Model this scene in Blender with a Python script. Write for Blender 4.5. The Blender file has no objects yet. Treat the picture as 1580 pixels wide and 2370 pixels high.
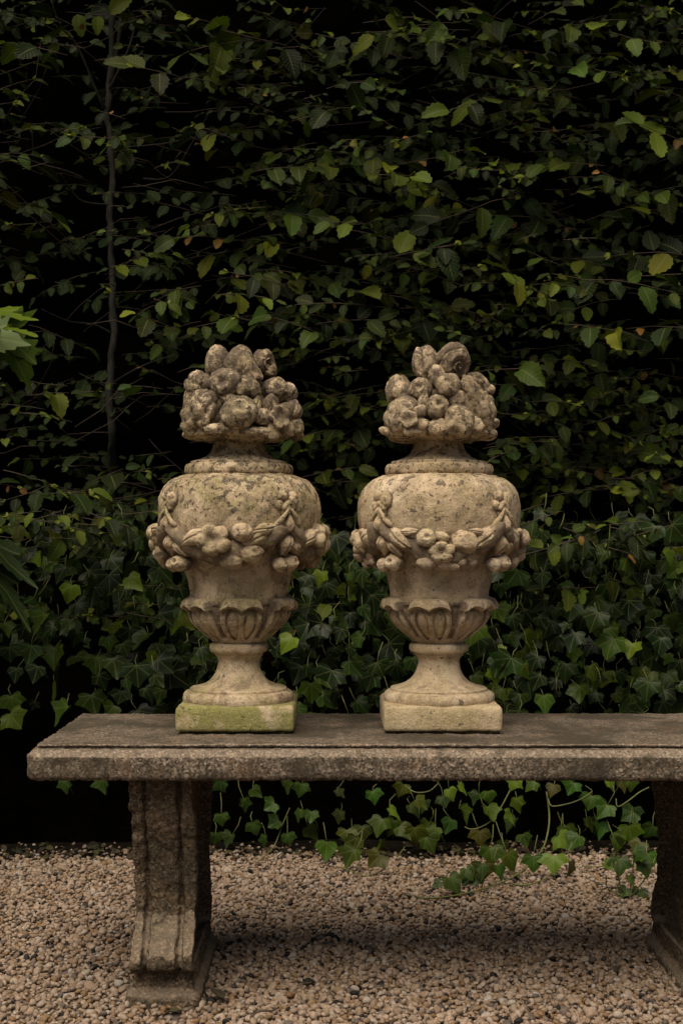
import bpy, bmesh, math, random
import numpy as np
from mathutils import Vector, Matrix, noise

R = math.radians
rnd = random.Random(7)
rng = np.random.default_rng(11)
S = bpy.context.scene
COL = S.collection

# ------------------------------------------------------------------ camera
F_PX, CX, HZ, CAMZ = 3180.0, 790.0, 1250.0, 0.7855     # focal length, centre and horizon in photo pixels
cam_d = bpy.data.cameras.new('camera')
cam = bpy.data.objects.new('camera', cam_d); COL.objects.link(cam)
cam_d.sensor_fit = 'VERTICAL'; cam_d.sensor_height = 36.0; cam_d.sensor_width = 24.0
cam_d.lens = F_PX / 2370.0 * 36.0
cam_d.shift_y = (HZ - 1185.0) / 2370.0
cam.location = (0, 0, CAMZ); cam.rotation_euler = (R(90), 0, 0)
cam_d.clip_start = 0.05; cam_d.clip_end = 400
cam_d.dof.use_dof = True; cam_d.dof.focus_distance = 2.42; cam_d.dof.aperture_fstop = 14.0
S.camera = cam

# ------------------------------------------------------------------ light
SUN_EL, SUN_AZ = R(64), R(203)          # azimuth clockwise from +Y; sun stands above and behind the camera
w = bpy.data.worlds.new('World'); S.world = w; w.use_nodes = True
wn = w.node_tree.nodes; wl = w.node_tree.links
bg = wn['Background']; sk = wn.new('ShaderNodeTexSky')
sk.sky_type = 'NISHITA'; sk.sun_disc = False; sk.sun_elevation = SUN_EL; sk.sun_rotation = SUN_AZ
sk.air_density = 1.0; sk.dust_density = 4.0; sk.ozone_density = 0.6
wl.new(sk.outputs[0], bg.inputs['Color']); bg.inputs['Strength'].default_value = 0.05
sd = bpy.data.lights.new('sun', 'SUN'); sun = bpy.data.objects.new('sun', sd); COL.objects.link(sun)
sd.energy = 4.4; sd.angle = R(56); sd.color = (1.0, 0.90, 0.76)
sdir = Vector((math.sin(SUN_AZ) * math.cos(SUN_EL), math.cos(SUN_AZ) * math.cos(SUN_EL), math.sin(SUN_EL)))
sun.rotation_euler = sdir.to_track_quat('Z', 'Y').to_euler()
sun.location = (0, 0, 6)
S.view_settings.view_transform = 'Standard'; S.view_settings.look = 'None'
S.view_settings.exposure = 0.04; S.view_settings.gamma = 1.0
try:
    S.cycles.max_bounces = 6; S.cycles.transparent_max_bounces = 4
    S.cycles.use_denoising = True
except Exception:
    pass

# ------------------------------------------------------------------ helpers
def at(xd, yd, Y):
    """point at depth Y seen at (xd, yd) of the 1568x2352 view of the photo"""
    return Vector(((xd * 1.00765 - CX) / F_PX * Y, Y, CAMZ - (yd * 1.00765 - HZ) / F_PX * Y))

def link(o, parent=None):
    COL.objects.link(o)
    if parent is not None: o.parent = parent
    return o

def empty(name, loc=(0, 0, 0), label=None, cat=None, group=None, kind=None, rz=0):
    o = bpy.data.objects.new(name, None); o.location = loc; o.rotation_euler[2] = rz
    o.empty_display_size = 0.05
    COL.objects.link(o); tag(o, label, cat, group, kind); return o

def tag(o, label=None, cat=None, group=None, kind=None):
    if label: o['label'] = label
    if cat: o['category'] = cat
    if group: o['group'] = group
    if kind: o['kind'] = kind
    return o

def mesh(name, V, F, mat, parent=None, smooth=True, attrs=None, loc=None):
    me = bpy.data.meshes.new(name)
    V = np.asarray(V, dtype=np.float32)
    if isinstance(F, np.ndarray): F = F.tolist()
    me.from_pydata(V.tolist(), [], F)
    if mat is not None: me.materials.append(mat)
    if smooth: me.polygons.foreach_set('use_smooth', [True] * len(me.polygons))
    if attrs:
        for k, a in attrs.items():
            a = np.asarray(a, dtype=np.float32)
            if a.ndim == 2 and a.shape[1] == 4:
                at_ = me.attributes.new(k, 'FLOAT_COLOR', 'POINT'); at_.data.foreach_set('color', a.ravel())
            elif a.ndim == 2:
                at_ = me.attributes.new(k, 'FLOAT_VECTOR', 'POINT'); at_.data.foreach_set('vector', a.ravel())
            else:
                at_ = me.attributes.new(k, 'FLOAT', 'POINT'); at_.data.foreach_set('value', a.ravel())
    me.update()
    o = bpy.data.objects.new(name, me)
    if loc is not None: o.location = loc
    return link(o, parent)

def hash3(ix, iy, iz, seed):
    n = (ix * 374761393 + iy * 668265263 + iz * 2147483647 + seed * 1274126177) & 0xffffffff
    n = ((n ^ (n >> 13)) * 1274126177) & 0xffffffff
    n = (n ^ (n >> 16)) & 0xffff
    return n / 32767.5 - 1.0

def vnoise(P, scale, seed=0):
    P = np.asarray(P, dtype=np.float64) * scale + 1000.0 + seed * 17.31
    I = np.floor(P).astype(np.int64); f = P - I; f = f * f * (3 - 2 * f)
    out = 0
    for dx in (0, 1):
        wx = f[:, 0] if dx else 1 - f[:, 0]
        for dy in (0, 1):
            wy = f[:, 1] if dy else 1 - f[:, 1]
            for dz in (0, 1):
                wz = f[:, 2] if dz else 1 - f[:, 2]
                out = out + wx * wy * wz * hash3(I[:, 0] + dx, I[:, 1] + dy, I[:, 2] + dz, seed)
    return out

def fbm(P, scale, seed=0, octs=3):
    a, t = 1.0, 0
    for k in range(octs):
        t = t + a * vnoise(P, scale * 2 ** k, seed + k * 7); a *= 0.5
    return t

def roughen(o, layers):
    me = o.data; n = len(me.vertices)
    co = np.empty(n * 3, np.float32); me.vertices.foreach_get('co', co); co = co.reshape(-1, 3)
    no = np.empty(n * 3, np.float32); me.vertex_normals.foreach_get('vector', no); no = no.reshape(-1, 3)
    d = np.zeros(n)
    for sc, amp, seed in layers: d += amp * fbm(co, sc, seed, 2)
    co = co + no * d[:, None]
    me.vertices.foreach_set('co', co.astype(np.float32).ravel()); me.update()

def ss(a, b, x):
    t = np.clip((x - a) / (b - a), 0, 1); return t * t * (3 - 2 * t)

def chaikin(P, n=2):
    P = [tuple(p) for p in P]
    for _ in range(n):
        Q = [P[0]]
        for a, b in zip(P[:-1], P[1:]):
            if a == b: Q.append(a); continue
            Q.append((a[0] * .75 + b[0] * .25, a[1] * .75 + b[1] * .25))
            Q.append((a[0] * .25 + b[0] * .75, a[1] * .25 + b[1] * .75))
        Q.append(P[-1]); P = Q
    return P

def grid_faces(nr, nc, closed=True):
    i = np.arange(nr - 1)[:, None]; j = np.arange(nc if closed else nc - 1)[None, :]
    a = i * nc + j; b = i * nc + (j + 1) % nc; c = (i + 1) * nc + (j + 1) % nc; d = (i + 1) * nc + j
    return np.stack([a, b, c, d], -1).reshape(-1, 4)

def tube(pts, radii, n=6):
    """tapered tube along a polyline -> V, F"""
    pts = [Vector(p) for p in pts]; V = []; 
    up = Vector((0.3, -1, 0.2)).normalized()
    for i, p in enumerate(pts):
        d = (pts[min(i + 1, len(pts) - 1)] - pts[max(i - 1, 0)]).normalized()
        a = d.cross(up)
        if a.length < 1e-3: a = d.cross(Vector((1, 0, 0)))
        a.normalize(); b = d.cross(a).normalized()
        r = radii[i] if hasattr(radii, '__len__') else radii
        for k in range(n):
            t = 2 * math.pi * k / n
            V.append(p + a * (math.cos(t) * r) + b * (math.sin(t) * r))
    F = grid_faces(len(pts), n).tolist()
    F.append(list(range(n))[::-1]); F.append([(len(pts) - 1) * n + k for k in range(n)])
    return [tuple(v) for v in V], F

def smooth_path(P, n=3):
    P = [Vector(p) for p in P]
    out = []
    for i in range(len(P) - 1):
        p0 = P[max(i - 1, 0)]; p1 = P[i]; p2 = P[i + 1]; p3 = P[min(i + 2, len(P) - 1)]
        for k in range(n):
            t = k / n
            out.append(0.5 * ((2 * p1) + (p2 - p0) * t + (2 * p0 - 5 * p1 + 4 * p2 - p3) * t * t + (3 * p1 - p0 - 3 * p2 + p3) * t ** 3))
    out.append(P[-1]); return out

class MB:
    """collects pieces into one mesh, with per-vertex attributes"""
    def __init__(s): s.V = []; s.F = []; s.tint = []; s.luv = []; s.n = 0
    def add(s, V, F, tint=(1, 1, 1, 1), luv=None):
        V = np.asarray(V, dtype=np.float64); k = len(V)
        s.V.append(V); s.F.extend([[i + s.n for i in f] for f in F])
        s.tint.append(np.tile(np.array(tint, float), (k, 1)))
        s.luv.append(np.zeros((k, 3)) if luv is None else luv); s.n += k
    def build(s, name, mat, parent=None, **kw):
        return mesh(name, np.vstack(s.V), s.F, mat, parent, attrs={'tint': np.vstack(s.tint), 'luv': np.vstack(s.luv)}, **kw)

# ------------------------------------------------------------------ materials
def new_mat(name):
    m = bpy.data.materials.new(name); m.use_nodes = True
    nt = m.node_tree; return m, nt, nt.nodes['Principled BSDF']

class NG:
    def __init__(s, nt): s.nt = nt; s.n = nt.nodes; s.l = nt.links
    def put(s, sock, v):
        if isinstance(v, (int, float)): sock.default_value = v
        elif isinstance(v, tuple): sock.default_value = (*v, 1.0) if (len(v) == 3 and len(sock.default_value) == 4) else v
        else: s.l.new(v, sock)
    def math(s, op, a, b=0.0, c=0.0, clamp=False):
        n = s.n.new('ShaderNodeMath'); n.operation = op; n.use_clamp = clamp
        s.put(n.inputs[0], a); s.put(n.inputs[1], b)
        if op in ('MULTIPLY_ADD', 'COMPARE', 'WRAP'): s.put(n.inputs[2], c)
        return n.outputs[0]
    def noise(s, vec, scale, detail=4, rough=.6, dist=0.0):
        n = s.n.new('ShaderNodeTexNoise'); s.l.new(vec, n.inputs['Vector']); n.inputs['Scale'].default_value = scale
        n.inputs['Detail'].default_value = detail; n.inputs['Roughness'].default_value = rough; n.inputs['Distortion'].default_value = dist
        return n.outputs['Fac']
    def voro(s, vec, scale, feature='F1', out='Distance'):
        n = s.n.new('ShaderNodeTexVoronoi'); n.feature = feature; s.l.new(vec, n.inputs['Vector']); n.inputs['Scale'].default_value = scale
        return n.outputs[out]
    def ramp(s, fac, stops, mode='LINEAR'):
        n = s.n.new('ShaderNodeValToRGB'); n.color_ramp.interpolation = mode; e = n.color_ramp.elements
        while len(e) < len(stops): e.new(0.5)
        for k, (p, c) in enumerate(stops):
            e[k].position = p; e[k].color = (c, c, c, 1) if isinstance(c, (int, float)) else (*c, 1)
        s.l.new(fac, n.inputs[0]); return n.outputs[0]
    def mask(s, fac, lo, hi): 
        n = s.n.new('ShaderNodeMapRange'); n.interpolation_type = 'SMOOTHSTEP'
        s.l.new(fac, n.inputs[0]); n.inputs[1].default_value = lo; n.inputs[2].default_value = hi
        return n.outputs[0]
    def mix(s, fac, a, b, mode='MIX'):
        n = s.n.new('ShaderNodeMix'); n.data_type = 'RGBA'; n.blend_type = mode
        s.put(n.inputs[0], fac); s.put(n.inputs[6], a); s.put(n.inputs[7], b); return n.outputs[2]
    def coord(s, seed=0.0, which='Object'):
        t = s.n.new('ShaderNodeTexCoord'); m = s.n.new('ShaderNodeMapping'); s.l.new(t.outputs[which], m.inputs[0])
        m.inputs['Location'].default_value = (seed, seed * 1.7, seed * .6); return t.outputs[which], m.outputs[0]
    def bump(s, h, strength, dist, prev=None):
        n = s.n.new('ShaderNodeBump'); s.l.new(h, n.inputs['Height']); n.inputs['Strength'].default_value = strength
        n.inputs['Distance'].default_value = dist
        if prev is not None: s.l.new(prev, n.inputs['Normal'])
        return n.outputs[0]
    def xyz(s, vec):
        n = s.n.new('ShaderNodeSeparateXYZ'); s.l.new(vec, n.inputs[0]); return n.outputs

def urn_stone(name, seed, green, lichen, brown, plinth=False):
    m, nt, b = new_mat(name); g = NG(nt); raw, v = g.coord(seed)
    z = g.xyz(raw)[2]
    geo = nt.nodes.new('ShaderNodeNewGeometry'); nz = g.xyz(geo.outputs['Normal'])[2]
    n1 = g.noise(v, 9, 5, .62); n2 = g.noise(v, 38, 5, .65); n3 = g.noise(v, 160, 4, .7)
    c = g.ramp(n1, [(.3, (.56, .405, .235)), (.5, (.71, .535, .335)), (.7, (.82, .65, .45))])
    c = g.mix(g.mask(n2, .45, .72), c, (.40, .285, .17))
    c = g.mix(g.math('MULTIPLY', g.mask(n3, .5, .72), .55), c, (.70, .57, .42))
    # yellow-green algae in soft drifts
    gm = g.math('MULTIPLY', g.mask(g.noise(v, 17, 5, .65, .3), .22 if plinth else .40, .60 if plinth else .72), green, clamp=True)
    c = g.mix(gm, c, (.30, .28, .085))
    # ochre-brown staining
    bm = g.math('MULTIPLY', g.mask(g.noise(v, 21, 7, .75, .8), .48, .60), brown, clamp=True)
    c = g.mix(bm, c, (.15, .10, .062))
    # grey slip where the surface skin is lost
    gr = g.mask(g.noise(v, 30, 9, .78, .4), .55, .59)
    gr = g.math('MULTIPLY', gr, .3 if plinth else .5)
    c = g.mix(gr, c, (.25, .19, .14))
    # dark lichen spots, thicker on the upper parts
    top = g.mask(z, .30, .47)
    thr = g.math('MULTIPLY_ADD', top, -.095 * lichen, .675)
    sp = g.noise(v, 62, 3, .55, .2)
    spots = g.mask(g.math('SUBTRACT', sp, thr), 0.0, .035)
    c = g.mix(g.math('MULTIPLY', spots, .8), c, (.070, .054, .038))
    oc = g.math('MULTIPLY', g.mask(g.noise(v, 34, 7, .75, .5), .46, .60), g.math('MULTIPLY_ADD', top, .75 * min(lichen, 1.2), .08))
    c = g.mix(g.math('MULTIPLY', oc, .55), c, (.28, .205, .10))
    fg = g.noise(v, 420, 3, .8)
    c = g.mix(g.math('MULTIPLY', g.mask(fg, .54, .64), .35), c, (.22, .16, .09))
    c = g.mix(g.math('MULTIPLY', g.mask(fg, .44, .36), .45), c, (.92, .78, .58))
    thr2 = g.math('MULTIPLY_ADD', top, -.05 * lichen, .66)
    sp2 = g.noise(v, 150, 3, .6)
    c = g.mix(g.math('MULTIPLY', g.mask(g.math('SUBTRACT', sp2, thr2), 0, .03), .85), c, (.05, .035, .02))
    # heavy grey-brown patina on the fruit
    tf = g.mask(z, .50, .60)
    pm = g.math('MULTIPLY', g.math('MULTIPLY', g.mask(g.noise(v, 60, 6, .75, .6), .44, .56), tf), .50 + .22 * lichen)
    c = g.mix(pm, c, (.125, .093, .062))
    # dirt in carved hollows, with crease shade painted in for contrast
    at_ = nt.nodes.new('ShaderNodeAttribute'); at_.attribute_name = 'dirt'
    dn = g.math('MULTIPLY', at_.outputs['Fac'], g.mask(g.noise(v, 60, 5, .7), .28, .5))
    c = g.mix(g.math('MULTIPLY', dn, .9), c, (.13, .095, .065))
    nt.links.new(c, b.inputs['Base Color']); b.inputs['Roughness'].default_value = .9
    b.inputs['Specular IOR Level'].default_value = .2
    h1 = g.bump(g.noise(v, 60, 7, .75), 1.0, .007)
    pits = g.mask(g.voro(v, 230), .0, .28)
    h2 = g.bump(pits, .25, .0012, h1)
    h3 = g.bump(g.noise(v, 320, 4, .8), .7, .002, h2)
    nt.links.new(h3, b.inputs['Normal']); return m

def bench_stone(name, seed, base=(.185, .143, .103), dark=(.055, .045, .03), moss=.8, zlo=-1, zhi=-.5):
    m, nt, b = new_mat(name); g = NG(nt); raw, v = g.coord(seed)
    n1 = g.noise(v, 6, 6, .65, .3); n2 = g.noise(v, 30, 6, .7)
    vor = g.voro(v, 300, out='Color'); vr = g.xyz(vor)[0]
    geo = nt.nodes.new('ShaderNodeNewGeometry'); up = g.mask(g.xyz(geo.outputs['Normal'])[2], .75, .95)
    c = g.ramp(vr, [(0, tuple(x * .25 for x in base)), (.35, tuple(x * .8 for x in base)), (.7, tuple(x * 1.25 for x in base)), (1, tuple(min(1, x * 2.5) for x in base))])
    c = g.mix(g.math('MULTIPLY', up, .6), c, tuple(x * .62 for x in base))
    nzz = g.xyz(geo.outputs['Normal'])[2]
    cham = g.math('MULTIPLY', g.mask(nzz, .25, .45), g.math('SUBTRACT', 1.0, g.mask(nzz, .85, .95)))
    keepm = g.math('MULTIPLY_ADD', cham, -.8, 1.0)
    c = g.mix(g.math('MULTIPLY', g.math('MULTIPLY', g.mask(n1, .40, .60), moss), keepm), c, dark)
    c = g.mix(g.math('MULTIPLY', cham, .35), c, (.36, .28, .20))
    c = g.mix(g.math('MULTIPLY', g.mask(n2, .52, .66), moss * .8), c, tuple(x * 1.1 for x in dark))
    wl_ = g.mask(g.noise(v, 90, 4, .7), .66, .72)
    c = g.mix(g.math('MULTIPLY', wl_, .6), c, (.50, .42, .33))
    st = g.noise(v, 17, 5, .7, 1.2)
    c = g.mix(g.math('MULTIPLY', g.mask(st, .5, .72), .45), c, (.19, .11, .055))
    nt.links.new(c, b.inputs['Base Color']); b.inputs['Roughness'].default_value = .95
    b.inputs['Specular IOR Level'].default_value = .15
    h = g.bump(g.noise(v, 45, 8, .75), .8, .006)
    h = g.bump(g.voro(v, 300), -.9, .004, h)
    h = g.bump(g.noise(v, 330, 4, .8), .7, .0025, h)
    nt.links.new(h, b.inputs['Normal']); return m

def leaf_mat(name, kind, rough=.42, spec=.45, trans=.25, hue=1.0):
    m, nt, b = new_mat(name); g = NG(nt)
    a = nt.nodes.new('ShaderNodeAttribute'); a.attribute_name = 'tint'
    u = nt.nodes.new('ShaderNodeAttribute'); u.attribute_name = 'luv'
    x, y, z = g.xyz(u.outputs['Vector'])
    tc, v = g.coord(0)
    ax = g.math('ABSOLUTE', x)
    if kind == 'beech':
        ph = g.math('SUBTRACT', g.math('MULTIPLY', y, 9.0), g.math('MULTIPLY', ax, 2.2))
        tri = g.math('PINGPONG', ph, .5)
        side = g.math('SUBTRACT', 1.0, g.mask(tri, .0, .14))
        mid = g.math('SUBTRACT', 1.0, g.mask(ax, .02, .09))
        vein = g.math('MAXIMUM', g.math('MULTIPLY', side, .55), mid)
        hh = tri
    else:
        ang = g.math('ABSOLUTE', g.math('ARCTAN2', x, y))
        r = g.math('SQRT', g.math('ADD', g.math('MULTIPLY', x, x), g.math('MULTIPLY', y, y)))
        pp = g.math('PINGPONG', ang, .39)
        dist = g.math('MULTIPLY', r, g.math('SINE', pp))
        vein = g.math('SUBTRACT', 1.0, g.mask(dist, .004, .03))
        br = g.math('PINGPONG', g.math('SUBTRACT', g.math('MULTIPLY', r, 6.0), g.math('MULTIPLY', pp, 5.0)), .5)
        side = g.math('MULTIPLY', g.math('SUBTRACT', 1.0, g.mask(br, 0, .12)), .3)
        vein = g.math('MAXIMUM', vein, side)
        hh = g.math('MULTIPLY', dist, 4.0)
    nz = g.noise(v, 55, 4, .6)
    c = g.mix(g.mask(nz, .35, .7), a.outputs['Color'], g.mix(.5, a.outputs['Color'], (.9, 1.0, .7), 'MULTIPLY'))
    c = g.mix(g.math('MULTIPLY', vein, .28 if kind == 'beech' else .26), c, (.20, .22, .085))
    nt.links.new(c, b.inputs['Base Color'])
    b.inputs['Roughness'].default_value = rough; b.inputs['Specular IOR Level'].default_value = spec
    hb = g.bump(hh, .4, .002); hb = g.bump(nz, .3, .002, hb)
    nt.links.new(hb, b.inputs['Normal'])
    tr = nt.nodes.new('ShaderNodeBsdfTranslucent'); nt.links.new(g.mix(1.0, c, (1.0, 1.1, .5), 'MULTIPLY'), tr.inputs[0])
    mx = nt.nodes.new('ShaderNodeMixShader'); mx.inputs[0].default_value = trans
    nt.links.new(b.outputs[0], mx.inputs[1]); nt.links.new(tr.outputs[0], mx.inputs[2])
    nt.links.new(mx.outputs[0], nt.nodes['Material Output'].inputs[0]); return m

def plain(name, col, rough=.8, var=.4, scale=40, bump=.3, spec=.3, bdist=.003):
    m, nt, b = new_mat(name); g = NG(nt); raw, v = g.coord(1.3)
    n = g.noise(v, scale, 5, .65)
    c = g.ramp(n, [(.3, tuple(x * (1 - var) for x in col)), (.7, tuple(x * (1 + var) for x in col))])
    nt.links.new(c, b.inputs['Base Color']); b.inputs['Roughness'].default_value = rough
    b.inputs['Specular IOR Level'].default_value = spec
    nt.links.new(g.bump(n, bump, bdist), b.inputs['Normal']); return m

M_beech = leaf_mat('hedge_leaf', 'beech', .55, .10, .18)
M_ivy = leaf_mat('ivy_leaf', 'ivy', .42, .14, .10)
M_shrub = leaf_mat('shrub_leaf', 'ivy', .6, .08, .2)
M_bark = plain('grey_bark', (.032, .030, .022), .85, .45, 30, .6)
M_twig = plain('twig_bark', (.055, .038, .026), .8, .4, 60, .3)
M_vine = plain('green_vine', (.11, .12, .035), .6, .35, 60, .2)
M_core = plain('hedge_shade', (.0018, .0016, .001), 1.0, .5, 12, 1.0, .0, .02)
M_soil = plain('soil', (.008, .006, .004), 1.0, .5, 35, 1.0, .05, .01)
M_bench = bench_stone('weathered_bench_stone', 2.0, moss=.9)
M_leg = bench_stone('weathered_leg_stone', 7.0, base=(.125, .092, .058), moss=.5)

# ------------------------------------------------------------------ ground
def ground():
    n = 60
    xs = np.concatenate([-np.geomspace(150, 3, 12), np.linspace(-2.8, 3, n), np.geomspace(3.2, 150, 12)])
    ys = np.concatenate([-np.geomspace(150, 3, 12), np.linspace(-2.5, 3.37, n), [3.44, 3.6, 4.0, 5, 8, 20, 60, 150]])
    X, Y = np.meshgrid(xs, ys)
    Z = .004 * vnoise(np.stack([X.ravel(), Y.ravel(), X.ravel() * 0], 1), 3).reshape(X.shape) - .012
    Z = Z + .02 * ss(3.38, 3.5, Y)
    V = np.stack([X.ravel(), Y.ravel(), Z.ravel()], 1)
    o = mesh('soil_ground', V, grid_faces(len(ys), len(xs), False), M_soil)
    tag(o, kind='structure')
    # bed reaching past the loose pebbles, darkened as shade in their gaps
    m, nt, b = new_mat('gravel_bed'); g = NG(nt); raw, v = g.coord(0)
    vc = g.xyz(g.voro(v, 115, out='Color'))[0]
    c = g.ramp(vc, [(0, (.02, .014, .01)), (.15, (.07, .05, .035)), (.55, (.10, .072, .052)), (1, (.13, .10, .075))])
    nt.links.new(c, b.inputs['Base Color']); b.inputs['Roughness'].default_value = .9
    nt.links.new(g.bump(g.voro(v, 115), -1, .008), b.inputs['Normal'])
    xs = np.linspace(-9, 9, 80); ys = np.linspace(-9, 3.37, 70)
    X, Y = np.meshgrid(xs, ys)
    Yj = Y + np.where(Y > 3.3, .03 * vnoise(np.stack([X.ravel(), X.ravel() * 0, X.ravel() * 0], 1), 5).reshape(X.shape), 0)
    V = np.stack([X.ravel(), Yj.ravel(), np.full(X.size, -.003)], 1)
    o = mesh('gravel_path', V, grid_faces(70, 80, False), m); tag(o, kind='structure')
ground()

def gravel():
    m, nt, b = new_mat('pebble'); g = NG(nt); raw, v = g.coord(0)
    oi = nt.nodes.new('ShaderNodeObjectInfo'); r = oi.outputs['Random']
    stops = [(0, (.012, .010, .009)), (.035, (.03, .026, .022)), (.05, (.22, .165, .125)), (.13, (.34, .25, .185)), (.16, (.40, .21, .085)),
             (.20, (.44, .28, .14)), (.32, (.50, .345, .235)), (.45, (.62, .435, .285)), (.60, (.47, .335, .225)), (.72, (.76, .55, .38)),
             (.85, (.60, .44, .32)), (.94, (.72, .56, .41)), (1, (.72, .62, .52))]
    c = g.ramp(r, stops)
    n = g.noise(v, 3.0, 4, .6)
    c = g.mix(.8, c, g.ramp(n, [(.3, .10), (.62, .385)]), 'MULTIPLY')
    nt.links.new(c, b.inputs['Base Color']); b.inputs['Roughness'].default_value = .7; b.inputs['Specular IOR Level'].default_value = .3
    pc = bpy.data.collections.new('pebbles')
    for k in range(7):
        bm = bmesh.new(); bmesh.ops.create_icosphere(bm, subdivisions=3, radius=1)
        V = np.array([v_.co[:] for v_ in bm.verts]); F = [[v_.index for v_ in f.verts] for f in bm.faces]; bm.free()
        V = V * (1 + .16 * vnoise(V, .9, k * 5) + .05 * vnoise(V, 2.2, k * 5 + 2))[:, None]
        V = V * np.array([1.0, rnd.uniform(.68, .9), rnd.uniform(.5, .75)])
        me = bpy.data.meshes.new('pebble'); me.from_pydata(V.tolist(), [], F); me.materials.append(m)
        me.polygons.foreach_set('use_smooth', [True] * len(F))
        pc.objects.link(bpy.data.objects.new('pebble', me))
    P = []
    for layer, (z, st, x0, x1, y0, y1) in enumerate([(0.0, .0084, -1.5, 1.6, 1.75, 3.62), (.0068, .0120, -1.5, 1.6, 1.75, 3.38)]):
        xs = np.arange(x0, x1, st); ys = np.arange(y0, y1, st)
        X, Y = np.meshgrid(xs, ys); X = X.ravel() + rng.uniform(-.6, .6, X.size) * st; Y = Y.ravel() + rng.uniform(-.6, .6, Y.size) * st
        Z = z + rng.uniform(-.0015, .003, X.size) + .004 * vnoise(np.stack([X, Y, X * 0], 1), 5, 3)
        edge = 3.39 + .06 * vnoise(np.stack([X, X * 0, X * 0], 1), 6, 9) + rng.uniform(-.03, .02, X.size)
        keep = (Y < edge) | ((Y < 3.62) & (rng.random(X.size) < .55 * np.exp(-(Y - edge) / .07)))
        P.append(np.stack([X, Y, Z], 1)[keep])
    P = np.vstack(P); n = len(P)
    me = bpy.data.meshes.new('gravel'); me.vertices.add(n); me.vertices.foreach_set('co', P.astype(np.float32).ravel())
    a = me.attributes.new('rot', 'FLOAT_VECTOR', 'POINT')
    rot = np.stack([rng.normal(0, .5, n), rng.normal(0, .5, n), rng.uniform(0, 6.283, n)], 1)
    a.data.foreach_set('vector', rot.astype(np.float32).ravel())
    a = me.attributes.new('siz', 'FLOAT', 'POINT')
    sz = np.clip(rng.lognormal(math.log(.0053), .28, n), .0032, .011)
    a.data.foreach_set('value', sz.astype(np.float32))
    o = link(bpy.data.objects.new('gravel', me))
    tag(o, kind='stuff', label='loose buff and tan pea gravel spread under the bench', cat='gravel')
    ng = bpy.data.node_groups.new('scatter', 'GeometryNodeTree')
    ng.interface.new_socket('Geometry', in_out='INPUT', socket_type='NodeSocketGeometry')
    ng.interface.new_socket('Geometry', in_out='OUTPUT', socket_type='NodeSocketGeometry')
    N = ng.nodes; L = ng.links
    gi = N.new('NodeGroupInput'); go = N.new('NodeGroupOutput')
    mp = N.new('GeometryNodeMeshToPoints'); ip = N.new('GeometryNodeInstanceOnPoints')
    ci = N.new('GeometryNodeCollectionInfo'); ci.inputs['Collection'].default_value = pc
    ci.inputs['Separate Children'].default_value = True; ci.inputs['Reset Children'].default_value = True
    ar = N.new('GeometryNodeInputNamedAttribute'); ar.data_type = 'FLOAT_VECTOR'; ar.inputs['Name'].default_value = 'rot'
    az = N.new('GeometryNodeInputNamedAttribute'); az.data_type = 'FLOAT'; az.inputs['Name'].default_value = 'siz'
    L.new(gi.outputs[0], mp.inputs['Mesh']); L.new(mp.outputs[0], ip.inputs['Points'])
    L.new(ci.outputs[0], ip.inputs['Instance']); ip.inputs['Pick Instance'].default_value = True
    L.new(ar.outputs[0], ip.inputs['Rotation']); L.new(az.outputs[0], ip.inputs['Scale'])
    L.new(ip.outputs[0], go.inputs[0])
    md = o.modifiers.new('scatter', 'NODES'); md.node_group = ng
gravel()

# ------------------------------------------------------------------ bench
def rect_loop(a, b, r, st, ny=None):
    """rounded rectangle |x|<=a, |y|<=b as unit description: base points + outward dirs"""
    pts = []; dirs = []
    def seg(p, q, d):
        n = max(2, int(math.dist(p, q) / st))
        for k in range(n):
            t = k / n; pts.append((p[0] + (q[0] - p[0]) * t, p[1] + (q[1] - p[1]) * t)); dirs.append(d)
    def arc(cx, cy, a0):
        for k in range(6):
            t = a0 + (math.pi / 2) * k / 6
            pts.append((cx + r * math.cos(t), cy + r * math.sin(t))); dirs.append((math.cos(t), math.sin(t)))
    seg((-a + r, -b), (a - r, -b), (0, -1)); arc(a - r, -b + r, -math.pi / 2)
    seg((a, -b + r), (a, b - r), (1, 0)); arc(a - r, b - r, 0)
    seg((a - r, b), (-a + r, b), (0, 1)); arc(-a + r, b - r, math.pi / 2)
    seg((-a, b - r), (-a, -b + r), (-1, 0)); arc(-a + r, -b + r, math.pi)
    return np.array(pts), np.array(dirs)

def block(name, a, b, r, rows, st, mat, parent, cx, cy, cap_step=.008, rough=(), loc=None):
    """loft a rounded rectangle through rows of (outset, z), with gridded caps on the first and last row"""
    P, D = rect_loop(a, b, r, st); n = len(P)
    inn = min(a, b); k = max(2, int(inn / cap_step))
    V = []
    full = []
    z_first = rows[0][1]; z_last = rows[-1][1]; o0 = rows[0][0]; o1 = rows[-1][0]
    for i in range(k): full.append((o0, z_first, i / k))           # inside -> rim (bottom)
    for o, z in rows: full.append((o, z, 1.0))
    for i in range(k - 1, -1, -1): full.append((o1, z_last, i / k))
    for o, z, t in full:
        # shrink each point towards the long axis / ends
        sh = (1 - t) * (inn - 1e-4)
        px = np.sign(P[:, 0]) * np.maximum(np.abs(P[:, 0]) - sh, 0) if a >= b else P[:, 0] * (a - sh) / a
        py = P[:, 1] * (b - sh) / b if a >= b else np.sign(P[:, 1]) * np.maximum(np.abs(P[:, 1]) - sh, 0)
        Q = np.stack([px + D[:, 0] * o * min(1, t + .0), py + D[:, 1] * o * t, np.full(n, z)], 1)
        V.append(Q)
    V = np.vstack(V) + np.array([cx, cy, 0])
    o = mesh(name, V, grid_faces(len(full), n), mat, parent, loc=loc)
    if rough: roughen(o, rough)
    return o

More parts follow.
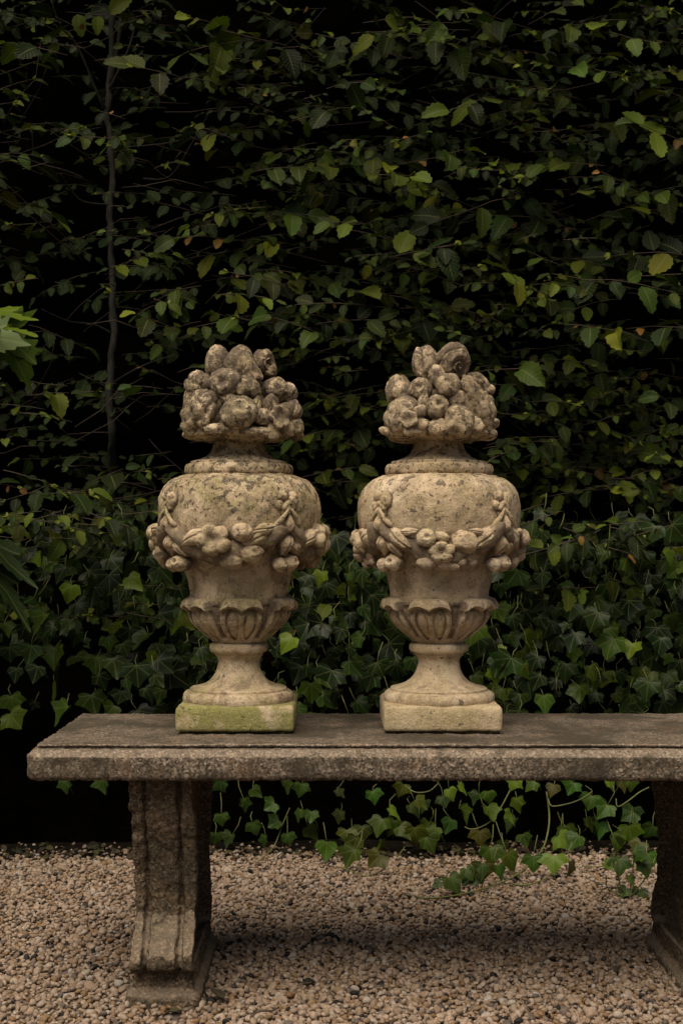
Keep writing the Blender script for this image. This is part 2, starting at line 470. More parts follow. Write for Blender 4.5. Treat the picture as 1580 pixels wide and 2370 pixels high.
bench = empty('stone_bench', (0.176, 2.46, 0), 'long weathered stone garden bench carrying the two urns', 'bench')
BX, BY = 0.176, 2.46
T = .45
rows = [(.002, T - .059), (.010, T - .0585), (.0155, T - .056), (.018, T - .051), (.0182, T - .042), (.018, T - .033), (.0182, T - .026),
        (.0182, T - .0205), (.0172, T - .0180), (.0125, T - .0135), (.009, T - .0105), (.0070, T - .0088), (.0058, T - .0080), (-.0030, T - .0076),
        (-.0034, T - .0052), (.0004, T - .0044), (.0008, T - .0026), (.0002, T - .0010), (-.0016, T)]
seat = block('seat_slab', .675, .20, .004, rows, .0035, M_bench, bench, 0, 0, .006, [(7, .0011, 1), (70, .0009, 5), (200, .0011, 9)])

def make_leg():
    zs = [.062, .064, .067, .071, .077, .085, .095, .105, .115, .125, .14, .155, .17, .19, .22, .26, .30, .34, .37, .39, .3925]
    hd = [.146, .168, .175, .179, .181, .181, .178, .170, .160, .148, .137, .130, .128, .129, .132, .142, .156, .172, .180, .182, .182]
    zz = np.linspace(.062, .3925, 120); h = np.interp(zz, zs, hd)
    h = np.convolve(np.pad(h, 2, 'edge'), [.1, .2, .4, .2, .1], 'valid'); 
    w_ = .0525
    # ring
    fx = np.linspace(-w_, w_, 56)
    def groove(x):
        g1 = np.exp(-((np.abs(x) - .0285) / .0050) ** 4)
        return .012 * g1
    ring = []
    for x in fx: ring.append((x, -1, groove(x)))
    ny = 46
    for t in np.linspace(-1, 1, ny)[1:-1]: ring.append((w_, t, 0))
    for x in fx[::-1]: ring.append((x, 1, groove(x)))
    for t in np.linspace(1, -1, ny)[1:-1]: ring.append((-w_, t, 0))
    ring = np.array(ring); n = len(ring); V = []
    for z, hh in zip(zz, h):
        y = ring[:, 1] * hh - np.sign(ring[:, 1]) * np.where(np.abs(ring[:, 1]) == 1, ring[:, 2], 0)
        x = ring[:, 0].copy()
        # shallow scroll panel on the flanks, soft arrises
        flank = (np.abs(ring[:, 0]) == w_) & (np.abs(ring[:, 1]) < .84)
        x = np.where(flank, x * .60, x)
        e = (np.abs(ring[:, 0]) > w_ * .97) & (np.abs(ring[:, 1]) == 1); x = np.where(e, x * .985, x); y = np.where(e, y * .992, y)
        V.append(np.stack([x, y, np.full(n, z)], 1))
    F = grid_faces(len(zz), n).tolist(); F.append(list(range(n))[::-1]); F.append([(len(zz) - 1) * n + k for k in range(n)])
    o = mesh('leg', np.vstack(V), F, M_leg, bench)
    roughen(o, [(14, .0034, 3), (55, .0026, 8), (150, .0016, 2)])
    # eroded pits and chips, as in the old cast stone
    me = o.data; n_ = len(me.vertices); co = np.empty(n_ * 3, np.float32); me.vertices.foreach_get('co', co); co = co.reshape(-1, 3)
    for (x, y, z, r, d) in [(-.050, -.17, .33, .012, .010), (-.051, -.15, .295, .013, .011), (-.05, -.12, .27, .012, .009), (.032, -.09, .19, .011, .01),
                            (-.02, -.09, .185, .014, .007), (.045, -.2, .075, .012, .01), (-.045, -.19, .10, .014, .006)]:
        c = np.array([x, y, z]); dv = co - c; dd = np.linalg.norm(dv * np.array([1, .6, 1.2]), axis=1)
        co[:, 1] += (np.exp(-(dd / r) ** 2) * d * (1 if y < 0 else -1))
    me.vertices.foreach_set('co', co.ravel()); me.update()
    ft = block('foot', .0590, .176, .012, [(0, -.01), (.003, -.004), (.0045, .004), (.004, .012), (.003, .019), (-.001, .0245), (-.006, .029), (-.0085, .036), (-.010, .046), (-.012, .058), (-.013, .064)],
               .004, M_leg, o, 0, .016, .006, [(18, .003, 4), (60, .0016, 6), (200, .001, 3)])
    return o, ft
leg, foot = make_leg()
leg.location = (-.475, 0.0, 0)
leg2 = leg.copy(); link(leg2, bench); leg2.location = (.470, 0.0, 0)
foot2 = foot.copy(); link(foot2, leg2)

# ------------------------------------------------------------------ urns
PX = .000784                       # metres per view pixel in the plane of the urns' axes
AX_Y = 2.474
def zu(y): return CAMZ - (y - 1240.5) * PX - T          # view row -> height above the seat
def prof(lst, n=2): return [(hw * PX, z) for hw, z in chaikin([(hw, zu(y)) for hw, y in lst], n)]

def lathe(name, P, mat, parent, seg=160, extra=None, rough=((40, .0006, 3), (140, .0004, 4))):
    th = np.linspace(0, 2 * math.pi, seg, endpoint=False)
    V = []; D = []
    for r, z in P:
        rr = np.full(seg, r)
        V.append(np.stack([rr * np.sin(th), -rr * np.cos(th), np.full(seg, z)], 1))
    V = np.vstack(V)
    F = grid_faces(len(P), seg).tolist(); F.append(list(range(seg))[::-1]); F.append([(len(P) - 1) * seg + k for k in range(seg)])
    o = mesh(name, V, F, mat, parent)
    if rough: roughen(o, rough)
    return o

_ico = {}
def ico(level):
    if level not in _ico:
        bm = bmesh.new(); bmesh.ops.create_icosphere(bm, subdivisions=level, radius=1)
        V = np.array([v.co[:] for v in bm.verts]); F = [[v.index for v in f.verts] for f in bm.faces]; bm.free()
        _ico[level] = (V, F)
    return _ico[level]

def blob(kind, size, seed, level=5):
    """unit carving: local x across, y = towards the back (outward is -y), z up"""
    V, F = ico(level); V = V.copy()
    x, y, z = V.T; out = -y
    th = np.arctan2(z, x); pol = np.arccos(np.clip(out, -1, 1))
    d = np.ones(len(V)); nz = vnoise(V, 1.4, seed) * .10 + vnoise(V, 3.6, seed + 3) * .05 + vnoise(V, 9, seed + 5) * .025
    if kind == 'ball': pass
    elif kind == 'apple':
        dv = V - np.array([.15, -.95, .25]); dd = np.linalg.norm(dv, axis=1)
        d = d - .28 * np.exp(-(dd / .26) ** 2) + .05 * np.exp(-((dd - .42) / .12) ** 2)
    elif kind == 'pear':
        V = np.sign(V) * np.abs(V) ** .82; V[:, 0] *= 1 - .22 * ss(-.2, 1, z); V[:, 1] *= 1 - .22 * ss(-.2, 1, z)
        d = d - .05 * np.exp(-(x / .12) ** 2) * (out > 0)
    elif kind == 'cone':
        f = 1 - .42 * ss(-.3, 1.0, z); V[:, 0] *= f; V[:, 1] *= f; d = d + .05 * np.cos(4 * np.arctan2(y, x) + seed)
    elif kind == 'husk':
        f = 1 - .45 * ss(.0, 1.0, np.abs(z)); V[:, 0] *= f; V[:, 1] *= f
        d = d - .16 * np.exp(-((x - .12 * np.sin(z * 2)) / .13) ** 2) * (out > -.1)
    elif kind == 'flower':
        pet = np.cos(5 * th + seed)
        ringm = np.sin(pol) ** 1.5
        d = 1 + .20 * pet * ringm
        d = d - .30 * np.exp(-(pol / .30) ** 2) + .16 * np.exp(-((pol - .48) / .12) ** 2) - .22 * np.exp(-((pol - .75) / .13) ** 2) + .08 * np.exp(-((pol - 1.15) / .2) ** 2)
        d = d - .14 * np.exp(-((pet + 1) / .25) ** 2) * ss(.6, 1.0, pol)
    elif kind == 'rosette':
        d = 1 + .05 * np.cos(5 * th + seed) * np.sin(pol)
        d = d - .75 * np.exp(-(pol / .42) ** 2) + .30 * np.exp(-(pol / .16) ** 2) + .10 * np.exp(-((pol - .85) / .22) ** 2)
        d = d - .10 * np.exp(-((np.cos(5 * th + seed) + 1) / .2) ** 2) * ss(.5, .9, pol)
    elif kind == 'rose':
        t2 = (th + seed) % (2 * math.pi)
        d = 1 - .62 * np.exp(-(pol / .58) ** 4) + .42 * np.exp(-((pol - .12 - .045 * t2) / .09) ** 2)
        g2 = pol - .78 - .13 * t2
        d = d - .20 * np.exp(-(g2 / .07) ** 2) + .07 * np.exp(-((g2 + .16) / .08) ** 2)
        d = d + .06 * np.cos(3 * th + 1) * ss(.5, 1.2, pol)
    elif kind == 'grapes':
        pts = rng_pts(seed, 26)
        D = np.linalg.norm(V[:, None, :] - pts[None], axis=2); m = D.min(1)
        d = .80 + .30 * np.sqrt(np.clip(1 - (m / .42) ** 2, 0, 1))
    elif kind == 'shell':
        d = 1 - .62 * np.exp(-((x - .16 + .15 * z) / .20) ** 2) * (out > -.2) * ss(-.8, -.1, z) + .06 * np.exp(-((x + .35) / .15) ** 2) * ss(-.6, .2, z)
        f = 1 - .35 * ss(-.1, -1.0, z); V[:, 0] *= f
        d = d + .05 * np.exp(-((x + .1) / .12) ** 2) * (out > 0)
    elif kind == 'drape':
        d = 1 - .12 * np.cos(x * 9 + z * 1.5) * (out > -.3)
    elif kind == 'lump':
        d = 1 + .14 * vnoise(V, 2.3, seed + 9)
    dirt = ss(.42, -.05, out) * .9 + .5 * ss(-.02, -.16, d + nz - 1)  # darker at the back and in grooves: dirt plus painted crease shade
    V = V * (d + nz)[:, None] * np.array(size)
    blob.dirt = np.clip(dirt, 0, 1); return V, F

def rng_pts(seed, n):
    i = np.arange(n) + .5; ph = np.arccos(1 - 2 * i / n); th = math.pi * (1 + 5 ** .5) * i + seed
    return np.stack([np.cos(th) * np.sin(ph), np.sin(th) * np.sin(ph), np.cos(ph)], 1)

def rot_y(V, a):      # turn in the picture plane (clockwise positive)
    c, s = math.cos(a), math.sin(a)
    return np.stack([V[:, 0] * c + V[:, 2] * s, V[:, 1], -V[:, 0] * s + V[:, 2] * c], 1)
def rot_z(V, a):
    c, s = math.cos(a), math.sin(a)
    return np.stack([V[:, 0] * c - V[:, 1] * s, V[:, 0] * s + V[:, 1] * c, V[:, 2]], 1)
def rot_x(V, a):
    c, s = math.cos(a), math.sin(a)
    return np.stack([V[:, 0], V[:, 1] * c - V[:, 2] * s, V[:, 1] * s + V[:, 2] * c], 1)

BODY = [(108, 1385), (112, 1370), (112, 1362), (116, 1340), (120, 1320), (125, 1300), (133, 1278), (150, 1256), (171, 1238), (180, 1222), (184.5, 1200), (186.5, 1175),
        (184.5, 1150), (180.5, 1136), (174, 1123), (164, 1110), (150, 1101), (134, 1095), (120, 1092), (108, 1091)]
BP = prof(BODY, 2)
_bz = np.array([p[1] for p in BP]); _br = np.array([p[0] for p in BP])
def body_r(z): return float(np.interp(z, _bz, _br))

def leaf_collar(mat, parent, phase):
    ys = np.linspace(1472, 1362, 110); seg = 540
    hwp = [(1474, 58), (1466, 66), (1458, 75), (1449, 85), (1439, 96), (1428, 106), (1415, 113), (1402, 117), (1390, 117), (1380, 115), (1372, 112.5), (1362, 112)]
    hwp = hwp[::-1]
    th = np.linspace(-math.pi, math.pi, seg, endpoint=False)
    V = []; DT = []
    for y in ys:
        r0 = np.interp(y, [p[0] for p in hwp], [p[1] for p in hwp]) * PX
        v = (1468 - y) / 96.0
        loc = (th - phase + math.pi / 6) % (math.pi / 3) - math.pi / 6      # -30..30 deg around each leaf
        u = loc / R(26); a = np.abs(u)
        wv = .76 + .24 * math.sin(math.pi * min(max(v + .12, 0), 1) ** .9)
        inside = ss(wv + .03, wv - .03, a)
        base_on = ss(.02, .12, v)
        h = -.0065 * (1 - inside) * base_on
        e = ((a - .41) / .295) ** 2 + ((v - .40) / .36) ** 2           # two hollow lobes either side of the rib
        h = h - .0050 * ss(1.10, .90, e) + .0040 * ss(.88, .15, e)
        grv = np.exp(-((e - 1.0) / .22) ** 2)
        # rolled tip: two drooping lobes, notched at the rib and falling away to the sides
        vl = .70 + .11 * np.sin(np.clip(a / .85, 0, 1) * math.pi)
        vt = 1.02 - .17 * np.clip(a, 0, 1.2) ** 3 - .035 * np.exp(-(a / .14) ** 2)
        lip = ss(vl - .02, vl + .03, v) * (1 - ss(vt - .06, vt + .035, v))
        amp = .0125 * ss(1.04, .74, a) * (1 - .30 * np.exp(-(a / .10) ** 2))
        h = h + .0026 * np.exp(-((a - .84) / .10) ** 2) * base_on + .0015 * np.cos(np.clip(a, 0, 1) * math.pi / 2) * base_on + amp * lip
        # small leaf between the large ones
        bt = (R(30) - np.abs(loc)) / R(6.5); sm = ss(1.0, .5, bt)
        h = h + sm * (.0060 * ss(.80, .88, v) * (1 - ss(.90, .99, v)) + .0016 * np.exp(-(bt / .2) ** 2) * base_on)
        top = ss(1.0, 1.08, v); h = h * (1 - top)
        dirt = np.clip(grv * (.25 + .7 * ss(.25, .5, a)) + (1 - inside) * .9 * base_on + .8 * np.exp(-((v - vl + .05) / .05) ** 2), 0, 1) * (v < .93)
        dirt = np.maximum(dirt, ss(.99, 1.04, v) * ss(1.14, 1.07, v) * .8)
        rr = r0 + h
        V.append(np.stack([rr * np.sin(th), -rr * np.cos(th), np.full(seg, zu(y))], 1)); DT.append(dirt)
    # -- outward lip leans a little over its own leaf
    F = grid_faces(len(ys), seg)
    o = mesh('leaf_collar', np.vstack(V), F, mat, parent, attrs={'dirt': np.concatenate(DT)})
    roughen(o, [(60, .0006, 2), (160, .0003, 5)])
    return o

def carve(name, kind, mat, parent, cx, cz, cy, size, a=0.0, lean=0.0, turn=0.0, seed=0, level=5):
    V, F = blob(kind, size, seed, level)
    V = rot_y(V, a); V = rot_x(V, lean); V = rot_z(V, turn)
    V = V + np.array([cx, cy, cz])
    return mesh(name, V, F, mat, parent, attrs={'dirt': blob.dirt})

SWAG_A = [  # (kind, x, y, rx, rz, turn) in zoomed pixels around the swag centre line; urn on the left
    ('husk', -238, 655, 52, 128, 62), ('husk', -150, 612, 26, 95, 80), ('rosette', -70, 672, 118, 112, 0), ('ball', 152, 615, 74, 66, 20), ('husk', 315, 590, 44, 92, 78),
    ('husk', 272, 648, 50, 92, 52), ('ball', 92, 742, 66, 62, 0), ('apple', 214, 782, 76, 72, 0), ('ball', 55, 842, 84, 62, 0), ('ball', -160, 772, 60, 44, 20),
    ('ball', -235, 735, 46, 44, 0), ('lump', -20, 770, 70, 44, 10), ('lump', 180, 690, 50, 44, 0)]
SWAG_B = [
    ('husk', -342, 655, 58, 128, 128 - 180), ('husk', -270, 612, 26, 88, 84), ('ball', -215, 716, 50, 62, 0), ('apple', -125, 664, 64, 64, 0), ('ball', -5, 650, 52, 36, 15),
    ('rosette', -10, 768, 92, 80, 0), ('lump', 168, 690, 92, 86, 0), ('husk', 330, 655, 62, 118, 48), ('husk', 275, 612, 26, 84, 95), ('ball', -120, 852, 66, 52, 0), ('ball', 150, 842, 36, 34, 0),
    ('ball', 222, 802, 38, 40, 0), ('ball', 240, 852, 30, 28, 0), ('ball', 20, 868, 50, 36, 0), ('ball', 110, 800, 34, 50, 15), ('lump', 90, 885, 46, 26, 0)]
def place_rad(dx_m, z, r, out):
    """angle and radius for a carving that appears dx to the side of the axis"""
    rb = max(body_r(z), .122) + out
    return math.asin(max(-.98, min(.98, dx_m / rb))), rb

def garland(parent, mat, items, ang, seed, mid):
    S1 = 1 / 3.564 / 1.00765          # zoomed pixel -> view pixel
    core = []
    # swag core: a thick rope from knot to knot
    pts = []; rad = []
    for t in np.linspace(-1, 1, 25):
        th = t * R(43); z = zu(1270) + (zu(1212) - zu(1270)) * abs(t) ** 1.9
        rb = max(body_r(z), .120) + .004
        pts.append((rb * math.sin(th), -rb * math.cos(th), z)); rad.append(.020 - .008 * abs(t) ** 3)
    V, F = tube(pts, rad, 14)
    V = np.array(V); V = V * (1 + .03 * vnoise(V, 60, seed))[:, None]
    g_ = mesh('garland', V, F, mat, parent, attrs={'dirt': np.full(len(V), .8)}); g_.rotation_euler[2] = ang
    for k, (kind, x, y, rx, rz, tn) in enumerate(items):
        vy = (1060 + y / 3.564) / 1.00765
        z = zu(vy) ; dx = (x - mid) * S1 * PX
        rx_, rz_ = rx * S1 * PX * 1.20, rz * S1 * PX * 1.14
        th, rb = place_rad(dx, max(z, zu(1262)), 0, .008 + (.006 if kind in ('rosette', 'apple') else 0))
        dep = min(rx_, rz_) * 1.0
        if kind == 'rosette': dep = .022
        nm = {'husk': 'leaf', 'rosette': 'flower', 'ball': 'fruit', 'apple': 'fruit', 'lump': 'fruit'}[kind]
        carve(nm, kind, mat, g_, rb * math.sin(th), z, -rb * math.cos(th), (rx_, dep, rz_), R(tn), 0, th, seed + k * 3, 5 if max(rx, rz) > 60 else 4)
    return g_

def knot(parent, mat, ang, seed):
    """mask of curls with a bow, ribbon ends and the husks hanging under it; modelled at the front and turned"""
    k = lambda v: v / 3.564 / 1.00765 * PX
    def P(dx, y, out=0.0):
        z = zu((1060 + y / 3.564) / 1.00765); rb = max(body_r(z), .130) + out; th = math.asin(max(-.95, min(.95, k(dx) / rb)))
        return rb * math.sin(th), -rb * math.cos(th), z, th
    x, y, z, th = P(0, 440, .000)
    kn = carve('ribbon_knot', 'lump', mat, parent, x, z, y, (k(58), .008, k(70)), 0, 0, th, seed); kn.rotation_euler[2] = ang
    def bit(nm, kind, dx, yy, rx, rz, dep, tn=0, out=0.0, lv=4, sd=0):
        x, y, z, th = P(dx, yy, out); carve(nm, kind, mat, kn, x, z, y, (k(rx), dep, k(rz)), R(tn), 0, th, seed + sd, lv)
    bit('curl', 'lump', -38, 330, 50, 52, .010, sd=1); bit('curl', 'ball', 52, 360, 56, 68, .012, sd=2); bit('curl', 'ball', -70, 400, 34, 40, .007, sd=6)
    # arched fold of the bow
    pts = []; rad = []
    for t in np.linspace(-1, 1, 13):
        x, y, z, th = P(52 * t, 385 + 55 * t * t, .005); pts.append((x, y, z)); rad.append(.0048)
    V, F = tube(pts, rad, 10); mesh('bow', V, F, mat, kn)
    # ribbon ends that run down to either garland
    for s, ex, ey in ((-1, -125, 575), (1, 118, 570)):
        pts = []; rad = []
        for t in np.linspace(0, 1, 14):
            x, y, z, th = P(s * 8 + (ex - s * 8) * t, 430 + (ey - 430) * t, .006 + .004 * math.sin(t * 3.1)); pts.append((x, y, z)); rad.append(.0024 + .0030 * t - .003 * max(0, t - .85) / .15)
        V, F = tube(pts, rad, 10); o = mesh('ribbon', V, F, mat, kn); roughen(o, [(90, .0012, seed), (30, .001, 4)])
    bit('tongue', 'cone', 2, 545, 38, 66, .013, 0, .008, lv=5, sd=3)
    bit('leaf', 'husk', 6, 700, 58, 112, .021, 6, .006, 5, 4)
    bit('leaf', 'husk', 88, 725, 50, 108, .020, -36, .002, 5, 8)
    bit('leaf', 'husk', -72, 700, 36, 92, .014, 22, -.008, 5, 9)
    bit('fruit', 'apple', 66, 858, 74, 70, .021, 0, .000, 5, 5)
    bit('fruit', 'ball', -28, 872, 54, 58, .018, 0, .000, 5, 7)
    return kn

def finial(parent, mat, items, seed):
    Pb = prof([(50, 1020), (52, 1014), (84, 1013), (108, 1010), (124, 1004), (127, 998), (120, 990), (98, 980), (80, 955), (68, 925), (54, 900), (38, 870), (24, 852), (12, 845), (2, 843)], 1)
    co = lathe('fruit_finial', Pb, mat, parent, 96, rough=((28, .0050, seed), (110, .0020, 4)))
    cv = np.array([v.co[:] for v in co.data.vertices]); da = co.data.attributes.new('dirt', 'FLOAT', 'POINT')
    da.data.foreach_set('value', ss(zu(992), zu(975), cv[:, 2]).astype(np.float32))
    # hide the turned look of the rim: flatten and chip it
    for k, (nm, kind, dx, y, r1, r2, dep, tn, lean, dpt) in enumerate(items):
        z = zu(y); x = dx * PX
        rr = np.interp(y, [800, 840, 870, 900, 950, 985, 1000], [.014, .034, .054, .068, .088, .098, .098]) if dpt is None else dpt
        xx = max(-.999 * max(rr, abs(x)), min(x, .999 * max(rr, abs(x))))
        yy = -math.sqrt(max(rr * rr - xx * xx, 0)) if abs(xx) < rr else 0.0
        th = math.atan2(xx, max(-yy, .018))
        carve(nm, kind, mat, co, x, z, yy, (r1 * PX * 1.02, dep * PX * 1.02, r2 * PX * 1.02), R(tn), R(lean), th * .8, seed + k * 5, 5)
    # far side: rings of plain fruit
    q = random.Random(seed)
    for (y, rr, n, rad) in ((962, .080, 7, 34), (905, .055, 5, 32), (868, .022, 2, 24)):
        for j in range(n):
            a = math.pi * (j + 1) / (n + 1)
            r_ = rad * q.uniform(.85, 1.1)
            carve('fruit', q.choice(['ball', 'apple', 'lump', 'grapes']), mat, co, rr * math.cos(a), zu(y + q.uniform(-6, 6)), rr * math.sin(a), (r_ * PX, r_ * PX, r_ * PX), 0, 0, math.pi, seed + 200 + j, 4)
    return co

# (name, kind, dx, y, half width, half height, depth, turn deg, lean deg, radius override)
FIN_A = [
    ('fruit', 'apple', 8, 960, 41, 38, 36, 0, -8, None), ('artichoke', 'grapes', -78, 955, 40, 52, 36, 18, -5, None), ('flower', 'flower', 86, 968, 46, 46, 26, 10, -5, None),
    ('fruit', 'ball', -118, 950, 16, 14, 16, 0, 0, .04), ('fruit', 'ball', -119, 978, 18, 12, 16, 0, 0, .04), ('leaf', 'lump', 128, 985, 16, 28, 22, -20, 0, .05),
    ('fruit', 'ball', 119, 943, 22, 26, 24, 0, 0, .05), ('fruit', 'apple', -27, 892, 37, 37, 32, 0, 8, None), ('fruit', 'cone', 28, 898, 24, 30, 22, -35, 0, None),
    ('fruit', 'apple', 85, 898, 33, 29, 30, 20, 0, None), ('fruit', 'ball', 110, 902, 24, 24, 24, 0, 0, .03), ('flower', 'grapes', -90, 893, 36, 38, 32, -20, 0, None),
    ('flower', 'lump', -108, 915, 22, 20, 20, 30, 0, .04), ('leaf', 'cone', 18, 907, 16, 16, 14, 100, 0, .082),
    ('bud', 'pear', -48, 832, 28, 40, 30, -4, 0, None), ('bud', 'cone', 6, 840, 40, 42, 36, 8, 0, .030), ('rose', 'rose', 56, 832, 28, 27, 26, 0, 0, None),
    ('bud', 'lump', 70, 852, 18, 16, 18, 0, 0, .03), ('leaf', 'lump', 32, 870, 26, 24, 20, 50, 0, .05), ('leaf', 'lump', -10, 930, 26, 14, 14, 20, 0, .072),
    ('leaf', 'husk', 42, 945, 14, 30, 14, 20, 0, .082), ('leaf', 'lump', -40, 995, 30, 12, 14, 0, 0, .098), ('leaf', 'lump', 60, 1000, 34, 10, 14, 5, 0, .094)]
FIN_B = [
    ('leaf', 'shell', -33, 840, 30, 45, 28, -8, 0, None), ('bud', 'cone', -14, 850, 18, 38, 18, -14, 0, .012), ('rose', 'rose', 28, 834, 42, 39, 36, 12, 28, .03),
    ('leaf', 'pear', -90, 900, 33, 38, 30, -28, 0, None), ('fruit', 'apple', -47, 902, 25, 25, 24, 20, 0, None), ('fruit', 'ball', 13, 897, 29, 30, 28, 0, 0, .068),
    ('fruit', 'pear', -88, 962, 44, 40, 34, -65, 0, None), ('flower', 'flower', -66, 972, 40, 32, 26, 10, 0, .092), ('fruit', 'ball', -122, 990, 20, 9, 14, 15, 0, .04),
    ('fruit', 'apple', -12, 946, 25, 26, 24, 0, 0, .088), ('fruit', 'lump', 34, 978, 34, 38, 32, 0, 0, None), ('leaf', 'drape', 68, 930, 32, 58, 30, -22, 0, .072),
    ('leaf', 'lump', 84, 884, 38, 24, 28, 15, 0, None), ('leaf', 'cone', 118, 897, 11, 14, 12, 150, 0, .03), ('leaf', 'husk', 95, 950, 26, 52, 26, -12, 0, None),
    ('bud', 'cone', 116, 922, 12, 22, 12, 110, 0, .03), ('bud', 'cone', 121, 948, 12, 22, 12, 105, 0, .03), ('bud', 'cone', 126, 972, 13, 24, 13, 100, 0, .03),
    ('bud', 'cone', 104, 898, 14, 20, 14, 70, 0, .05), ('leaf', 'lump', 72, 990, 26, 24, 24, 0, 0, .09), ('leaf', 'lump', 106, 985, 20, 26, 22, 0, 0, .05),
    ('leaf', 'lump', -8, 872, 20, 26, 20, 0, 0, .04), ('leaf', 'husk', -42, 938, 14, 34, 12, 10, 0, .080), ('leaf', 'lump', -5, 992, 30, 18, 16, 0, 0, .094),
    ('leaf', 'lump', 36, 930, 24, 26, 18, -40, 0, .070)]

def make_urn(x, label, seed, rot, leaf_ph, mats, swag, swag_mid, fin, plinth_mat):
    u = empty('garden_urn', (x, AX_Y, T), label, 'urn', 'matching stone urns on the bench')
    mat = mats
    h = .0485
    P = block('plinth', .1025, .1025, .006, [(-.020, -.001), (-.020, .0044), (-.0035, .0048), (-.0008, .0058), (.0002, .010), (0, .022), (.0002, .034), (-.0006, h - .005), (-.003, h - .0018), (-.006, h)],
              .003, plinth_mat, u, 0, 0, .004, [(12, .0012, seed), (50, .0008, seed + 1), (150, .0005, 3)])
    pd = prof([(118, 1620), (124, 1613), (127, 1604), (127, 1596), (123, 1588), (116, 1584.5), (111, 1584), (111.5, 1580), (110, 1577.5), (100, 1576), (87, 1572), (76, 1567.5), (66, 1561), (57.5, 1551), (52, 1540),
               (48.5, 1527), (48, 1516), (50, 1509), (55, 1504), (56.5, 1503), (56.5, 1503), (56.5, 1499), (56.5, 1499), (61, 1498), (66, 1495), (68.5, 1488), (67.5, 1480), (63, 1476), (56, 1475), (56, 1475), (57, 1470), (57, 1466)], 2)
    # the torus sits on the plinth
    pd[0] = (pd[0][0], h - .0005)
    lathe('pedestal', pd, mat, u, 200, rough=((18, .0010, seed), (60, .0007, seed + 2), (170, .0004, 4)))
    leaf_collar(mat, u, leaf_ph)
    lathe('body', BP, mat, u, 260, rough=((14, .0016, seed), (60, .0012, seed + 5), (160, .0007, 9)))
    ld = prof([(108, 1096), (118, 1094), (123, 1089), (124.5, 1082), (124, 1074), (120, 1068), (113, 1066.5), (110.5, 1066.5), (110.5, 1066.5), (110.5, 1063), (109, 1061), (98, 1060), (86, 1055.5), (75, 1049.5), (66, 1043), (60, 1034), (56.5, 1024), (55.5, 1015), (55, 1006)], 2)
    lathe('lid', ld, mat, u, 200, rough=((20, .0010, seed), (70, .0007, 6), (170, .0004, 4)))
    for k in range(4):
        garland(u, mat, swag, rot + k * math.pi / 2, seed + k, swag_mid) if k == 0 else None
    # three more garlands and three more knots, turned round the axis
    g0 = [c for c in u.children if c.name.startswith('garland')][0]
    for k in (1, 2, 3):
        g = g0.copy(); link(g, u); g.rotation_euler[2] = rot + k * math.pi / 2
        for c in list(g0.children): d = c.copy(); link(d, g)
    k0 = knot(u, mat, rot + math.pi / 4, seed + 50)
    for k in (1, 2, 3):
        g = k0.copy(); link(g, u); g.rotation_euler[2] = rot + math.pi / 4 + k * math.pi / 2
        for c in list(k0.children): d = c.copy(); link(d, g)
    finial(u, mat, fin, seed + 90)
    return u

MA = urn_stone('urn_stone_mossy', 3.1, .75, 1.6, .6); MAP = urn_stone('urn_plinth_mossy', 4.4, 1.5, .5, .1, True)
MBm = urn_stone('urn_stone_pale', 8.7, .30, 1.15, .30); MBP = urn_stone('urn_plinth_pale', 9.9, .35, .5, .15, True)
# rotations are about +Z seen from above: a positive dx on the front is a positive turn here
make_urn(-.1842, 'left urn, greener mossy plinth, topped by round apple-like fruit and a flower', 3, R(-6.5), R(7), MA, SWAG_A, 0, FIN_A, MAP)
make_urn(.1752, 'right urn, paler plinth, topped by an open rose beside a tall folded bud', 21, R(-1.5), R(-14), MBm, SWAG_B, 0, FIN_B, MBP)

# ------------------------------------------------------------------ leaves
def beech_leaf(seed):
    q = random.Random(seed); V = []; UV = []
    nr, nc = 11, 5
    fold = q.uniform(.05, .35); curl = q.uniform(-.1, .45); wv = q.uniform(-.06, .06); tw = q.uniform(-.3, .3)
    wid = q.uniform(.29, .36)
    for i in range(nr):
        v = i / (nr - 1)
        w_ = wid * (math.sin(math.pi * min(1, v ** .82)) ** .72 if 0 < v < 1 else 0) + .004
        for j in range(nc):
            u = -1 + 2 * j / (nc - 1)
            e = (.055 if i % 2 else -.02) if abs(u) == 1 and 0 < i < nr - 1 else 0
            x = u * (w_ + e * .6); y = v + (e * .3)
            z = fold * abs(x) * 1.2 - curl * v * v + wv * math.sin(v * 9 + u * 2) * abs(u) + tw * x * v
            V.append((x, y, z)); UV.append((u, v, 0))
    F = grid_faces(nr, nc, False).tolist()
    return np.array(V), F, np.array(UV)

